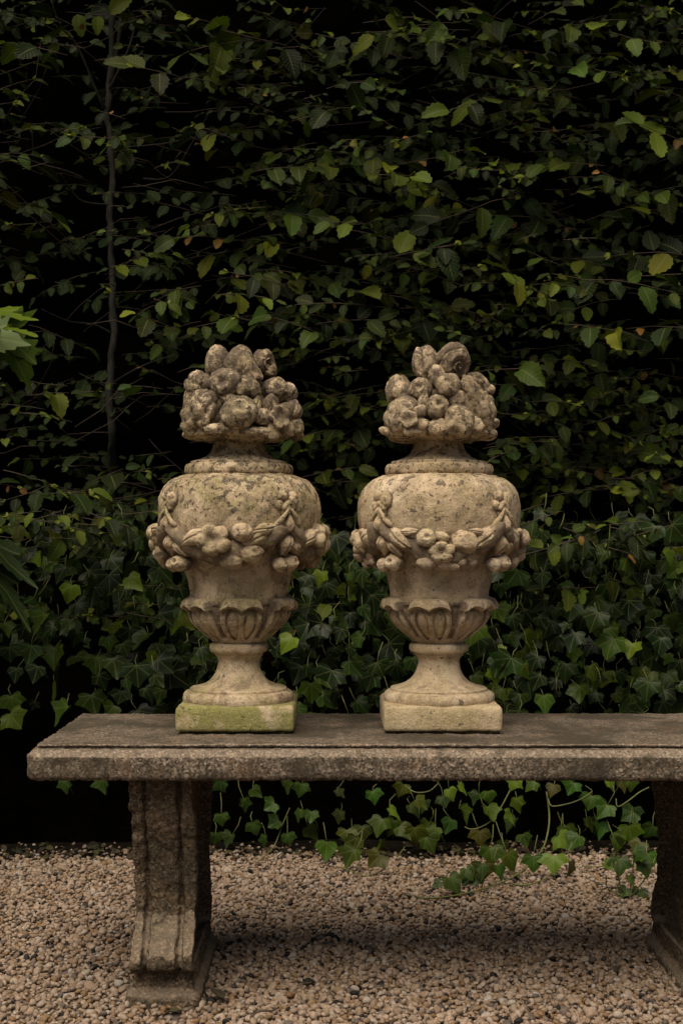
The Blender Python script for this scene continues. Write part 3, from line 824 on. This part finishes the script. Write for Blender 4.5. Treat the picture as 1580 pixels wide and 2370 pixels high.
def lobed_leaf(seed, outline, amp=1.0):
    q = random.Random(seed)
    pts = [(x * q.uniform(.93, 1.07), y * q.uniform(.95, 1.05)) for x, y in outline]
    right = pts; left = [(-x, y) for x, y in outline[::-1]]
    left = [(-x * q.uniform(.93, 1.07), y * q.uniform(.95, 1.05)) for x, y in outline[::-1]]
    loop = right + left[1 if outline[-1][0] == 0 else 0:]
    if outline[0][0] == 0: loop = loop[:-1]
    # densify
    L = []
    for a, b in zip(loop, loop[1:] + loop[:1]):
        L.append(a); L.append(((a[0] + b[0]) / 2 * 1.01, (a[1] + b[1]) / 2 * 1.01))
    cup = q.uniform(-.12, .18) * amp; curl = q.uniform(.05, .6) * amp; fo = q.uniform(-.15, .65) * amp
    def zf(x, y): return cup * (x * x + (y - .3) ** 2) + fo * math.sqrt(x * x + .02) - curl * max(y, 0) ** 2 * .6 + .04 * math.sin(7 * x + seed) * math.cos(6 * y)
    V = [(0, .12, 0)]; 
    for t in (.38, .72, 1.0):
        for x, y in L:
            X, Y = x * t, .12 * (1 - t) + y * t
            V.append((X, Y, 0))
    V = [(x, y, zf(x, y)) for x, y, z in V]
    n = len(L); F = [[0, 1 + k, 1 + (k + 1) % n] for k in range(n)]
    for r in (0, 1):
        for k in range(n):
            a = 1 + r * n + k; b = 1 + r * n + (k + 1) % n; F.append([b, a, a + n, b + n])
    return np.array(V), F, np.array([(x, y, 0) for x, y, z in V])

IVY = [(0, 0), (.14, -.12), (.34, -.17), (.52, -.08), (.52, .08), (.58, .20), (.70, .40), (.50, .46), (.34, .54), (.20, .76), (0, 1.0)]
IVY2 = [(0, 0), (.16, -.10), (.36, -.08), (.44, .10), (.50, .30), (.36, .42), (.24, .60), (.10, .84), (0, 1.0)]
MAPLE = [(0, 0), (.10, -.12), (.26, -.14), (.22, .02), (.42, .02), (.50, .12), (.72, .22), (.62, .30), (.78, .46), (.56, .44), (.42, .46), (.30, .42), (.34, .60), (.26, .62), (.24, .78), (.12, .84), (.08, .97), (0, 1.08)]
BEECH_T = [beech_leaf(k) for k in range(14)]
IVY_T = [lobed_leaf(k, IVY) for k in range(8)] + [lobed_leaf(20 + k, IVY2) for k in range(4)]
MAPLE_T = [lobed_leaf(40 + k, MAPLE, .8) for k in range(5)]

def frame(tip, nrm):
    t = Vector(tip).normalized(); n = Vector(nrm); n = (n - t * n.dot(t)).normalized(); s = t.cross(n).normalized()
    return np.array([s[:], t[:], n[:]])      # rows: x, y, z axes

def put_leaf(mb, T_, pos, tip, nrm, size, tint, wide=1.0):
    V, F, UV = T_
    A = frame(tip, nrm)
    W = (V * np.array([size * wide, size, size])) @ A + np.array(pos)
    mb.add(W, F, (*tint, 1), UV)

def g_tint(q, kind):
    """leaf colours as the leaves have them; most are mid to dark green, few are yellow or brown"""
    r = q.random()
    if kind == 'beech':
        if r < .035: c = (.30, .15, .045)
        elif r < .11: c = (.185, .20, .018)
        elif r < .42: c = (.115, .150, .016)
        elif r < .75: c = (.062, .100, .014)
        else: c = (.030, .056, .012)
    elif kind == 'ivy':
        if r < .08: c = (.16, .23, .016)
        elif r < .28: c = (.066, .115, .014)
        elif r < .62: c = (.030, .062, .013)
        else: c = (.016, .034, .011)
    else: c = (.10, .15, .03)
    c = (c[0], c[1], c[2] * .75)
    k = q.uniform(.16, .58) if kind == 'ivy' else q.choice((.13, .23, .34, .48, .70)) * q.uniform(.8, 1.1); return tuple(x * k * q.uniform(.92, 1.08) for x in c)

def gv(q, s): return Vector((q.gauss(0, s), q.gauss(0, s), q.gauss(0, s)))

def spray(mbl, mbt, q, p0, d0, n, size, droop=.25, kindmix=1.0):
    """a short twig with alternate leaves lying in a rough plane"""
    d = d0.normalized(); p = Vector(p0); up = (Vector((0, -.42, .88)) + gv(q, .26)).normalized()
    pts = [p.copy()]; step = size * .52
    side_s = q.choice((-1, 1))
    for k in range(n):
        d = (d + Vector((0, 0, -droop * .12)) + gv(q, .07)).normalized()
        p = p + d * step; pts.append(p.copy())
        if k < n - 1:
            s = d.cross(up).normalized() * side_s; side_s = -side_s
            tip = (d * q.uniform(.3, .9) + s * q.uniform(.7, 1.1) + Vector((0, 0, -q.uniform(.05, .55))) + gv(q, .12))
        else: tip = d + Vector((0, 0, -.2)) + gv(q, .15)
        sz = size * q.uniform(.55, 1.2) * (.75 + .35 * math.sin(math.pi * (k + .7) / n)); tn = g_tint(q, 'beech')
        if tn[0] > tn[1] * 1.2: sz *= .5
        nr = (up + gv(q, .36) + Vector((0, -.12, 0)))
        put_leaf(mbl, q.choice(BEECH_T), p + tip.normalized() * size * .08, tip, nr, sz, tn)
    # bright new tip leaves
    if q.random() < .35:
        for _ in range(3):
            put_leaf(mbl, q.choice(BEECH_T), p, d + gv(q, .5) + Vector((0, 0, .3)), up + gv(q, .4), size * .28, (.17, .19, .03))
    V, F = tube(pts, [.0011] * (len(pts) - 1) + [.0006], 4); mbt.add(V, F)

hedge = empty('hedge', (0, 3.7, 0), 'tall dark leafy hedge with toothed green leaves filling the background', 'hedge')
hl, ht = MB(), MB()
CL = """30,20 80,60 180,60 290,50 330,20 490,50 640,10 900,30 1050,20 1150,40 1230,20 1300,10 1400,20 1500,20 1550,50 510,95 580,75 550,130 150,100 90,110 40,160
1020,90 1070,95 1120,100 1200,70 1440,70 1490,90 370,155 560,160 540,190 900,200 890,80 1080,215 1190,190 1270,210 1360,150 1400,170 1480,170 1540,190 30,190 70,215 260,260
340,230 640,190 700,160 760,110 800,190 740,240 50,300 150,300 210,310 300,310 30,350 270,350 560,330 540,290 650,330 600,260 720,330 830,330 870,270 1170,290 1250,300 1330,300
1430,270 1500,260 1540,300 1300,350 80,380 380,380 640,380 680,360 620,420 730,370 800,370 880,400 960,370 1000,430 1040,400 1100,390 1150,370 1200,400 1320,400 1360,430
1090,450 1180,440 1260,470 1490,450 1530,440 1420,420 250,440 270,470 260,530 350,540 90,470 70,510 570,480 650,470 440,540 480,550 540,560 870,500 800,510 1050,480 1230,490
1290,500 1170,530 1160,560 1330,550 1350,590 1250,595 1440,570 1470,590 1530,560 700,570 860,580 910,580 960,570 990,600 20,650 60,640 150,650 240,650 290,600 370,690 400,680
580,640 600,630 650,610 560,670 700,690 720,720 760,690 800,660 850,650 1000,640 1100,640 1180,680 1240,670 1310,650 1390,660 1300,600 1450,640 1540,640 1350,690 440,740 500,740
430,770 640,740 700,750 760,720 800,740 870,740 920,760 950,740 860,780 1050,720 1120,740 1150,750 1200,720 1250,760 1380,740 1510,750 1330,760 1060,770 1200,800 1220,830 1280,830
1380,850 1450,800 1500,770 720,800 760,820 820,850 250,880 200,900 110,900 80,950 340,850 400,890 430,850 720,900 760,920 740,950 820,900 860,940 820,970 1180,880 1250,920 1280,880
1390,900 1450,870 1150,840 1350,930 1540,930 740,990 790,970 720,1030 780,1020 1200,960 1180,1010 1230,1000 1380,960 1420,990 1500,980 1550,1000 1460,1040 1520,1010 160,1070
240,1100 290,1110 330,1080 130,1130 60,1090 1230,1060 1160,1040 1200,1070 1330,1080 1380,1070 1540,1060 750,1080 780,1110 740,1130 800,1190 1240,1130 1270,1150 1340,1120 1210,1160
1240,1200 1400,1120 1480,1130 1550,1120 180,1130 240,1150 270,1180 380,1100 360,1070 960,40 1010,60 980,700 1020,740 1100,710 600,200 520,230 500,300 470,170"""
BIG = {(510, 95), (580, 75), (180, 60), (1020, 90), (1070, 95), (560, 330), (960, 370), (580, 640), (500, 740), (150, 300), (1430, 270), (1080, 215), (1230, 490), (1540, 190), (1090, 450)}
q = random.Random(5)
for s in CL.split():
    x, y = map(int, s.split(','))
    Y = q.uniform(3.42, 3.66)
    big = (x, y) in BIG
    sgn = q.choice((-1, 1))
    d = Vector((sgn * q.uniform(.5, 1.0), -q.uniform(.1, .6), q.uniform(-.15, .3)))
    n = q.randint(4, 7); size = (.078 if big else q.choice((.028, .034, .042, .052, .062, .072)))
    if x < 460: n = max(2, n - 2)
    p = at(x, y, Y) - d.normalized() * size * .5 * n * .5
    spray(hl, ht, q, p, d, n, size)
    for _k in range(q.choice((0, 1, 2)) if x > 460 else (1 if q.random() < .3 else 0)):
        spray(hl, ht, q, p + Vector((q.uniform(-.07, .07), q.uniform(.0, .14), q.uniform(-.05, .04))), Vector((-d.x * (1 - 2 * _k), d.y, d.z + q.uniform(-.2, .2))), q.randint(3, 6), size * q.uniform(.6, .95))
# deeper, dim sprays behind, and sprays beyond the photo's frame
for _ in range(190):
    p = Vector((q.uniform(-1.4, 1.5) if q.random() < .4 else q.uniform(-.3, 1.5), q.uniform(3.72, 4.05), q.uniform(.75, 2.6)))
    spray(hl, ht, q, p, Vector((q.choice((-1, 1)), q.uniform(-.4, .1), q.uniform(-.2, .3))), q.randint(3, 6), q.uniform(.04, .062))
for _ in range(1500):
    p = Vector((q.uniform(-2.9, 3.1), q.uniform(3.42, 3.75), q.uniform(.55, 2.95)))
    hw = .5 * 1580 / F_PX * p.y + .05
    if abs(p.x) < hw and p.z < 2.22 and p.z > .75: continue
    spray(hl, ht, q, p, Vector((q.choice((-1, 1)), q.uniform(-.6, .1), q.uniform(-.2, .3))), q.randint(4, 6), q.uniform(.045, .06))
for _ in range(900):        # unseen dense leaf roof, added to keep sky light out of the hedge
    p = Vector((q.uniform(-2.9, 3.1), q.uniform(3.40, 4.9), q.uniform(2.75, 3.05)))
    spray(hl, ht, q, p, Vector((q.uniform(-1, 1), q.uniform(-1, 1), q.uniform(-.1, .4))), 5, q.uniform(.06, .08))
# inner leaves, tinted dark as the shade deep in the hedge
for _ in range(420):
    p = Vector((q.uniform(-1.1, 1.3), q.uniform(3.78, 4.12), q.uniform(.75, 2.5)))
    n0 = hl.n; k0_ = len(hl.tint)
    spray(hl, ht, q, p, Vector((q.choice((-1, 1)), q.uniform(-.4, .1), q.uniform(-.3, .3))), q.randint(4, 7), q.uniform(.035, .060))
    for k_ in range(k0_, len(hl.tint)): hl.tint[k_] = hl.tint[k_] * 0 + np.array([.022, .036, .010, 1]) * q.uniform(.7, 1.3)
# sprays that hang over the top of the ivy
for _ in range(60):
    x = q.uniform(0, 1568); p = at(x, q.uniform(1170, 1270), q.uniform(3.34, 3.42))
    if 330 < x < 770 or 790 < x < 1220: continue
    spray(hl, ht, q, p, Vector((q.choice((-1, 1)), q.uniform(-.4, .1), q.uniform(-.4, .1))), q.randint(3, 6), q.uniform(.035, .055))
hl.build('foliage', M_beech, hedge)
# trunk and limbs
tr = [at(262, -40, 3.84), at(258, 60, 3.84), at(255, 150, 3.84), at(250, 225, 3.83), at(246, 270, 3.83), at(256, 330, 3.83), at(258, 420, 3.84), at(252, 500, 3.84), at(257, 580, 3.84), at(258, 680, 3.83), at(262, 760, 3.82),
      at(256, 830, 3.82), at(252, 900, 3.82), at(257, 1000, 3.84), at(258, 1060, 3.92), at(260, 1150, 4.0), at(262, 1300, 4.05), at(262, 1700, 4.08), at(262, 1900, 4.08)]
tp = smooth_path(tr, 5); tp = [Vector((v.x, v.y, max(v.z, -.03))) for v in tp]
rr = [(.0070 + .0045 * (k / len(tp))) * (1 + .08 * math.sin(k * 1.7) + .30 * (k % 11 == 4)) for k in range(len(tp))]
tp = [v + Vector((.0018 * math.sin(i_ * .9) + .001 * math.sin(i_ * 2.3), 0, 0)) for i_, v in enumerate(tp)]
ex = [Vector((tp[0].x + .01, 3.85, 2.95)), Vector((tp[0].x, 3.845, 2.55))]
V, F = tube(ex + tp, [.006, .0075] + rr, 12); o = mesh('trunk', V, F, M_bark, hedge); roughen(o, [(45, .0012, 2), (140, .0008, 3)])
def limb(pts, r0, r1, name='branch', mat=None, par=None):
    P = smooth_path(pts, 5); n = len(P)
    V, F = tube(P, [r0 + (r1 - r0) * k / (n - 1) for k in range(n)], 6); return mesh(name, V, F, mat or M_bark, par or hedge)
limb([at(255, 190, 3.83), at(270, 110, 3.80), at(285, 0, 3.78), at(300, -60, 3.76)], .006, .004)
limb([at(248, 255, 3.83), at(225, 215, 3.80), at(203, 175, 3.78)], .004, .0016)
limb([at(252, 205, 3.82), at(293, 120, 3.76), at(310, 60, 3.74)], .0045, .002)
limb([at(238, 250, 3.82), at(180, 110, 3.74), at(140, 60, 3.68), at(118, 0, 3.64)], .0035, .002)
limb([at(248, 470, 3.82), at(190, 462, 3.74), at(160, 430, 3.70), at(140, 400, 3.66)], .003, .0012)
limb([at(190, 408, 3.78), at(150, 392, 3.70), at(100, 378, 3.66), at(60, 365, 3.62), at(0, 353, 3.6)], .003, .0014)
limb([at(78, 365, 3.7), at(76, 320, 3.66), at(74, 290, 3.64)], .0026, .0018)
limb([at(258, 560, 3.82), at(310, 545, 3.76), at(380, 530, 3.7)], .002, .001)
limb([at(260, 880, 3.82), at(290, 860, 3.76), at(340, 835, 3.7), at(400, 815, 3.64)], .003, .0012)
limb([at(96, 710, 3.6), at(160, 738, 3.7), at(215, 745, 3.78), at(256, 765, 3.82)], .0012, .003)
limb([at(330, 410, 3.8), at(390, 405, 3.7), at(440, 330, 3.62), at(480, 260, 3.6)], .002, .001)
limb([at(258, 340, 3.82), at(375, 330, 3.72), at(440, 315, 3.66)], .002, .0012)
limb([at(480, 760, 3.8), at(510, 700, 3.7), at(535, 640, 3.6)], .0016, .0012)
for k in range(70):
    x, y = q.uniform(0, 520) if k < 45 else q.uniform(500, 1560), q.uniform(20, 1150)
    p = at(x, y, q.uniform(3.6, 3.95)); d = Vector((q.choice((-1, 1)) * q.uniform(.06, .16), -q.uniform(0, .15), q.uniform(-.02, .10)))
    V, F = tube([p - d * .5 + gv(q, .006), p, p + d * .5 + gv(q, .008), p + d + gv(q, .012)], [.0018, .0014, .0011, .0008], 4); ht.add(V, F)
ht.build('twig', M_twig, hedge)
# near-black backing added inside the hedge, painted as its deep shade
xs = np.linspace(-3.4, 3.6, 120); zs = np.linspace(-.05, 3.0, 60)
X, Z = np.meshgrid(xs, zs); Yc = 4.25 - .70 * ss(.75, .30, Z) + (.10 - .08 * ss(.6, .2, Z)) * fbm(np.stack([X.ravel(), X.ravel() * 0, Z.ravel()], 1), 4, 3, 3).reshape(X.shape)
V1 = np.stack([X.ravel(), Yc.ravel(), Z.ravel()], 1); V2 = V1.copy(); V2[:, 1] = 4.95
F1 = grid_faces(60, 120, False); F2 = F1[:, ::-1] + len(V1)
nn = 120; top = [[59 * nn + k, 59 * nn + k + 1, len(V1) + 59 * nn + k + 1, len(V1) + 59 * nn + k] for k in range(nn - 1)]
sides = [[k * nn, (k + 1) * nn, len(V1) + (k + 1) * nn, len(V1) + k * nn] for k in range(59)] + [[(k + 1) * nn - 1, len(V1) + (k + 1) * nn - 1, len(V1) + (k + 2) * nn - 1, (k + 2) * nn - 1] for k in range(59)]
mesh('shade_backing', np.vstack([V1, V2]), F1.tolist() + F2.tolist() + top + sides, M_core, hedge)

# ------------------------------------------------------------------ ivy
ivy = empty('ivy', (0, 3.42, 0), 'dark green ivy climbing the foot of the hedge behind the bench', 'ivy')
il, iv = MB(), MB()
def ivy_leaf(mb, mv, q, p, size, tint=None, face=None, stem=True):
    n = (face or Vector((0, -.62, .72))) + gv(q, .40); tip = Vector((q.gauss(0, .6), -.25, -1)) + gv(q, .15)
    put_leaf(mb, q.choice(IVY_T), p, tip, n, size, tint or g_tint(q, 'ivy'), q.uniform(.95, 1.30))
    if stem:
        e = p + Vector((q.uniform(-.02, .02), q.uniform(.01, .05), q.uniform(.015, .05) * q.choice((1, 1, -1))))
        V, F = tube([p, (p + e) / 2 + gv(q, .004), e], [.0009, .0011, .0011], 4); mv.add(V, F)
def ivy_ok(x, y):
    top = np.interp(x, [0, 100, 250, 340, 700, 800, 1150, 1250, 1568], [1230, 1280, 1220, 1200, 1260, 1250, 1270, 1250, 1230])
    return y > top + 34 * math.sin(x * .021 + 1) * math.sin(x * .0083) + q.gauss(0, 22)
cnt = 0; placed = []
for _ in range(6000):
    x, y = q.uniform(-60, 1640), q.uniform(1190, 1660)
    if not ivy_ok(x, y): continue
    dens = 1.0 if x > 1050 or 680 < x < 860 else (.8 if x > 250 else .55)
    mind = 27 / dens
    if any(abs(a - x) < mind and abs(b - y) < mind * .8 for a, b in placed): continue
    placed.append((x, y)); Y = q.uniform(3.38, 3.56)
    ivy_leaf(il, iv, q, at(x, y - 20, Y), q.uniform(.034, .060) if q.random() < .8 else q.uniform(.02, .03))
for _ in range(260):
    x, y = q.uniform(-60, 1640), q.uniform(1200, 1620)
    ivy_leaf(il, iv, q, at(x, y, q.uniform(3.62, 3.85)), q.uniform(.045, .07))
for _ in range(900):     # beyond the frame
    p = Vector((q.uniform(-2.9, 3.1), q.uniform(3.38, 3.6), q.uniform(.02, .75)))
    if abs(p.x) < .93: continue
    ivy_leaf(il, iv, q, p, q.uniform(.04, .08))
UND = [(225, 90), (300, 160), (410, 130), (270, 210), (345, 240), (410, 245), (500, 245), (520, 275), (455, 290), (160, 290), (260, 295), (150, 345), (260, 365), (30, 310), (600, 165), (725, 90),
       (720, 160), (830, 170), (555, 80), (690, 260), (875, 275), (790, 310), (735, 335), (670, 355), (810, 360), (770, 410), (920, 370), (1010, 370), (1080, 400), (1010, 60), (1095, 55), (845, 35),
       (1300, 40), (1340, 35), (1240, 40), (1200, 230), (1030, 280), (1120, 285), (1270, 295), (1335, 240), (1385, 310), (1410, 360), (360, 60), (430, 215), (320, 215), (180, 240), (115, 260),
       (1060, 240), (1150, 210), (1240, 150), (1300, 280), (700, 400), (600, 60), (850, 120), (930, 50), (1175, 110)]
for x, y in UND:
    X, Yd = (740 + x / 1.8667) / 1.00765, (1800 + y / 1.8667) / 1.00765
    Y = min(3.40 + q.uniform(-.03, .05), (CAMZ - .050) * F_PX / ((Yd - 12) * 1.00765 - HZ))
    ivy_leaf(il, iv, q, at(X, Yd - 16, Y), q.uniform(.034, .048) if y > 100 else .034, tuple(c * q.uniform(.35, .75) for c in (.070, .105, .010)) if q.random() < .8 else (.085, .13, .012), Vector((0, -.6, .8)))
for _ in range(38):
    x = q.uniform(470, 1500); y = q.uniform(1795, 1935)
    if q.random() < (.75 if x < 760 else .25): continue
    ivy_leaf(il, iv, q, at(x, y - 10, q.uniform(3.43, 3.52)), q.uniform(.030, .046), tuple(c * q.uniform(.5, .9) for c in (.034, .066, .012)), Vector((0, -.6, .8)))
for x, y in [(580, 1825), (630, 1860), (692, 1815), (690, 1875), (580, 1905), (508, 1885), (640, 1900), (150, 1808), (240, 1806), (715, 1880), (610, 1935), (560, 1850), (660, 1930)]:
    ivy_leaf(il, iv, q, at(x, y - 14, 3.42 + q.uniform(-.02, .04)), q.uniform(.030, .042), (.030, .058, .009), Vector((0, -.6, .8)))
il.build('foliage', M_ivy, ivy); iv.build('leaf_stalks', M_vine, ivy)
def z3(x, y, Y):
    sy = 1800 + y / 1.8667
    return at((740 + x / 1.8667) / 1.00765, sy / 1.00765, min(Y, (CAMZ - .019) * F_PX / (sy - HZ)))      # never under the stones
def runner(pts, r=.0019): return limb(pts, r, r * .7, 'runner', M_vine, ivy)
runner([z3(978, 60, 3.42), z3(990, 170, 3.40), z3(978, 260, 3.36), z3(950, 325, 3.31), z3(890, 392, 3.235), z3(790, 450, 3.135), z3(650, 495, 3.04), z3(520, 518, 2.99), z3(440, 519, 2.988), z3(408, 508, 3.0)], .0024)
runner([z3(820, 55, 3.42), z3(780, 130, 3.40), z3(740, 185, 3.39), z3(690, 215, 3.38), z3(650, 222, 3.38), z3(625, 212, 3.39)], .0017)
runner([z3(985, 90, 3.40), z3(1000, 122, 3.38), z3(1060, 115, 3.38), z3(1120, 95, 3.38), z3(1175, 60, 3.39)], .0017)
runner([z3(365, 30, 3.41), z3(410, 62, 3.38), z3(470, 58, 3.38), z3(510, 25, 3.40)], .0016)
runner([z3(1420, 42, 3.38), z3(1380, 62, 3.38), z3(1330, 100, 3.37), z3(1285, 125, 3.37), z3(1278, 90, 3.38)], .0018)
runner([z3(380, 280, 3.40), z3(355, 315, 3.36), z3(330, 350, 3.33)], .0015)
runner([z3(820, 455, 3.11), z3(870, 465, 3.10), z3(930, 455, 3.12), z3(980, 430, 3.17), z3(1010, 400, 3.24)], .002)
runner([z3(80, 385, 3.27), z3(130, 400, 3.24), z3(200, 425, 3.18), z3(270, 400, 3.24)], .0016)
runner([z3(-270, 365, 3.37), z3(-200, 300, 3.40), z3(-160, 200, 3.42), z3(-130, 130, 3.43)], .0018)
runner([z3(1130, 380, 3.28), z3(1180, 385, 3.27), z3(1240, 380, 3.28), z3(1330, 370, 3.30)], .0016)

# rooted sprig out on the gravel, right
def sprig(name, base, leaves, stems, label):
    o = empty(name, base, label, 'ivy sprig'); l, t = MB(), MB()
    for dx, dz, sz, tint in leaves:
        p = Vector((dx, q.uniform(-.015, .02), dz)); put_leaf(l, q.choice(IVY_T), p, Vector((q.gauss(0, .6), -.4, -.7)), Vector((q.gauss(0, .3), -.6, .8)), sz, tint)
    for pts in stems:
        V, F = tube(smooth_path([Vector(p) for p in pts], 4), .0016, 5); t.add(V, F)
    l.build('foliage', M_ivy, o); t.build('stem', M_vine, o); return o
b = z3(1335, 500, 3.15); b.z = .008
sprig('ivy_sprig', b, [(-.02, .085, .042, (.030, .055, .010)), (.01, .10, .044, (.026, .05, .010)), (-.055, .075, .026, (.08, .11, .012)), (.03, .075, .036, (.035, .06, .010)), (.0, .05, .026, (.05, .075, .012)), (.025, .015, .03, (.05, .08, .02)), (-.005, .02, .028, (.05, .08, .02))],
      [[(0, 0, 0), (-.02, 0, .03), (-.03, 0, .08)], [(0, 0, 0), (.005, 0, .04), (.012, 0, .10)], [(.0, 0, 0), (-.045, 0, .02), (-.05, 0, .05)], [(.0, 0, .0), (.04, .02, .04), (.07, .06, .075)]], 'small rooted ivy sprig standing on the gravel beside the right bench leg')
b = z3(545, 490, 3.08); b.z = .008
sprig('ivy_sprig', b, [(.005, .042, .044, (.04, .062, .010)), (-.012, .03, .026, (.03, .05, .010))], [[(0, 0, 0), (.02, 0, .012), (.05, 0, .006), (.10, 0, .0)]], 'single upright ivy leaf at the end of the trailing runner on the gravel')
b = z3(690, 470, 3.12); b.z = .008
sprig('ivy_sprig', b, [(-.03, .05, .032, (.035, .06, .010)), (.005, .06, .036, (.03, .052, .010)), (.0, .03, .028, (.026, .046, .010)), (-.02, .025, .028, (.022, .04, .010))], [[(0, 0, 0), (-.01, 0, .03), (-.02, 0, .06)], [(0, 0, 0), (.01, 0, .03), (.01, 0, .065)]], 'low ivy sprig with dark stems on the gravel under the middle of the bench')

# ------------------------------------------------------------------ shrub reaching in from the left
shrub = empty('leafy_shrub', (-1.05, 2.95, 0), 'bright green shrub with large lobed leaves reaching in at the left edge', 'shrub')
sl, stt = MB(), MB()
O = Vector((-1.05, 2.95, 0))
def big_leaf(x, y, Y, ang, size, nrm, tint, k, wd=.8):
    p = at(x, y, Y) - O; tip = Vector((math.cos(R(ang)), -.15, math.sin(R(ang))))
    put_leaf(sl, MAPLE_T[k % 5], p, tip, Vector(nrm), size, tint, wd)
    e = Vector((-.03, .02, max(p.z - .12, .3)))
    V, F = tube(smooth_path([p, p + Vector((-.05, .0, -.01)), p + Vector((-.12, .02, -.06)), e], 4), [.0016] * 12 + [.003], 5); stt.add(V, F)
G1, G2, G3, G4 = (.080, .115, .006), (.050, .082, .006), (.022, .04, .007), (.014, .026, .006)
big_leaf(-30, 712, 2.95, -12, .112, (.1, -.35, .9), G1, 0)
big_leaf(-40, 752, 2.90, 3, .112, (0, -.3, .95), G1, 1)
big_leaf(-25, 745, 3.0, -38, .13, (.3, -.8, .5), G2, 2)
big_leaf(-45, 770, 2.86, -10, .10, (0, -.9, .3), (.10, .13, .05), 3)
big_leaf(10, 795, 2.98, -52, .11, (.5, -.6, .6), G2, 4)
big_leaf(-30, 1240, 3.0, -42, .15, (.3, -.6, .6), G4, 0, .42)
big_leaf(-40, 1300, 3.0, -50, .17, (.5, -.5, .6), G4, 2, .42)
big_leaf(-50, 1330, 3.02, -75, .14, (.5, -.7, .4), G4, 1, .42)
big_leaf(-30, 1390, 3.0, -70, .08, (.5, -.7, .4), G4, 3, .42)
for k in range(16):
    big_leaf(q.uniform(-330, -90), q.uniform(650, 1500), q.uniform(2.85, 3.15), q.uniform(-60, 200), q.uniform(.10, .15), (q.uniform(-.3, .3), -.6, .7), G3, k)
V, F = tube([(0, 0, -.01), (.01, 0, .3), (-.02, .01, .7), (-.03, .02, .95), (-.03, .02, 1.1)], [.011, .009, .007, .005, .003], 8); stt.add(V, F)
sl.build('foliage', M_shrub, shrub); stt.build('stem', M_vine, shrub)

for root in (hedge, ivy):          # these were modelled in world coordinates
    for c in root.children: c.location = -root.location

# ------------------------------------------------------------------ leaf litter on the gravel
M_dead = leaf_mat('dead_leaf', 'beech', .7, .2, .1)
def litter(xd, yd, size, tint, label, ang, twig=False):
    Yg = F_PX * CAMZ / (yd * 1.00765 - HZ); p = at(xd, yd, Yg); p.z = .017
    if twig:
        P = [Vector((-size / 2, 0, 0)), Vector((-size / 6, .004, .003)), Vector((size / 5, -.003, .002)), Vector((size / 2, .004, .001))]
        V, F = tube(smooth_path(P, 3), .0016, 5); o = mesh('fallen_twig', V, F, M_twig); tag(o, label, 'twig', 'twigs dropped on the gravel')
    else:
        mb = MB(); put_leaf(mb, BEECH_T[int(size * 1000) % 14], (0, -size / 2, 0), (0, 1, .05), (.1, -.1, 1), size, tint); o = mb.build('fallen_leaf', M_dead)
        tag(o, label, 'fallen leaf', 'leaves dropped on the gravel')
    o.location = p; o.rotation_euler = (R(8), R(-6), R(ang))
ll = MB()  # added dark leaves that stand for the shade along the gravel edge
for _ in range(420):
    Y = 3.40 + q.gauss(0, .05); X = q.uniform(-1.2, 1.4)
    put_leaf(ll, q.choice(BEECH_T), (X, Y, .008 + q.uniform(0, .006)), (q.uniform(-1, 1), q.uniform(-1, 1), q.uniform(-.2, .3)), (q.gauss(0, .4), q.gauss(0, .4), 1), q.uniform(.015, .035), q.choice([(.03, .02, .012), (.05, .03, .015), (.02, .015, .01), (.04, .035, .012)]))
tag(ll.build('edge_shade_leaves', M_dead), 'dark leaves added along the foot of the hedge in place of its shade', 'added leaves', kind='stuff')
litter(1043, 2072, .045, (.16, .06, .035), 'reddish brown fallen leaf beside the trailing ivy runner', 70)
litter(395, 2345, .03, (.05, .04, .02), 'small dark leaf on the gravel in front of the bench foot', 100)
litter(500, 2305, .035, (.04, .03, .02), 'dark curled leaf on the gravel right of the bench foot', 40)
litter(712, 2275, .03, (.02, .02, .014), 'black leaf scrap on the gravel under the middle of the bench', -50)
litter(1180, 2025, .035, (.06, .04, .02), 'dull leaf lying below the ivy behind the bench', 20)
litter(610, 2350, .05, None, 'thin twig at the bottom edge of the gravel', 25, True)
litter(690, 2282, .04, None, 'short dark twig near the black leaf scrap', -20, True)
litter(1400, 2060, .04, None, 'short twig on the gravel left of the right bench leg', 10, True)
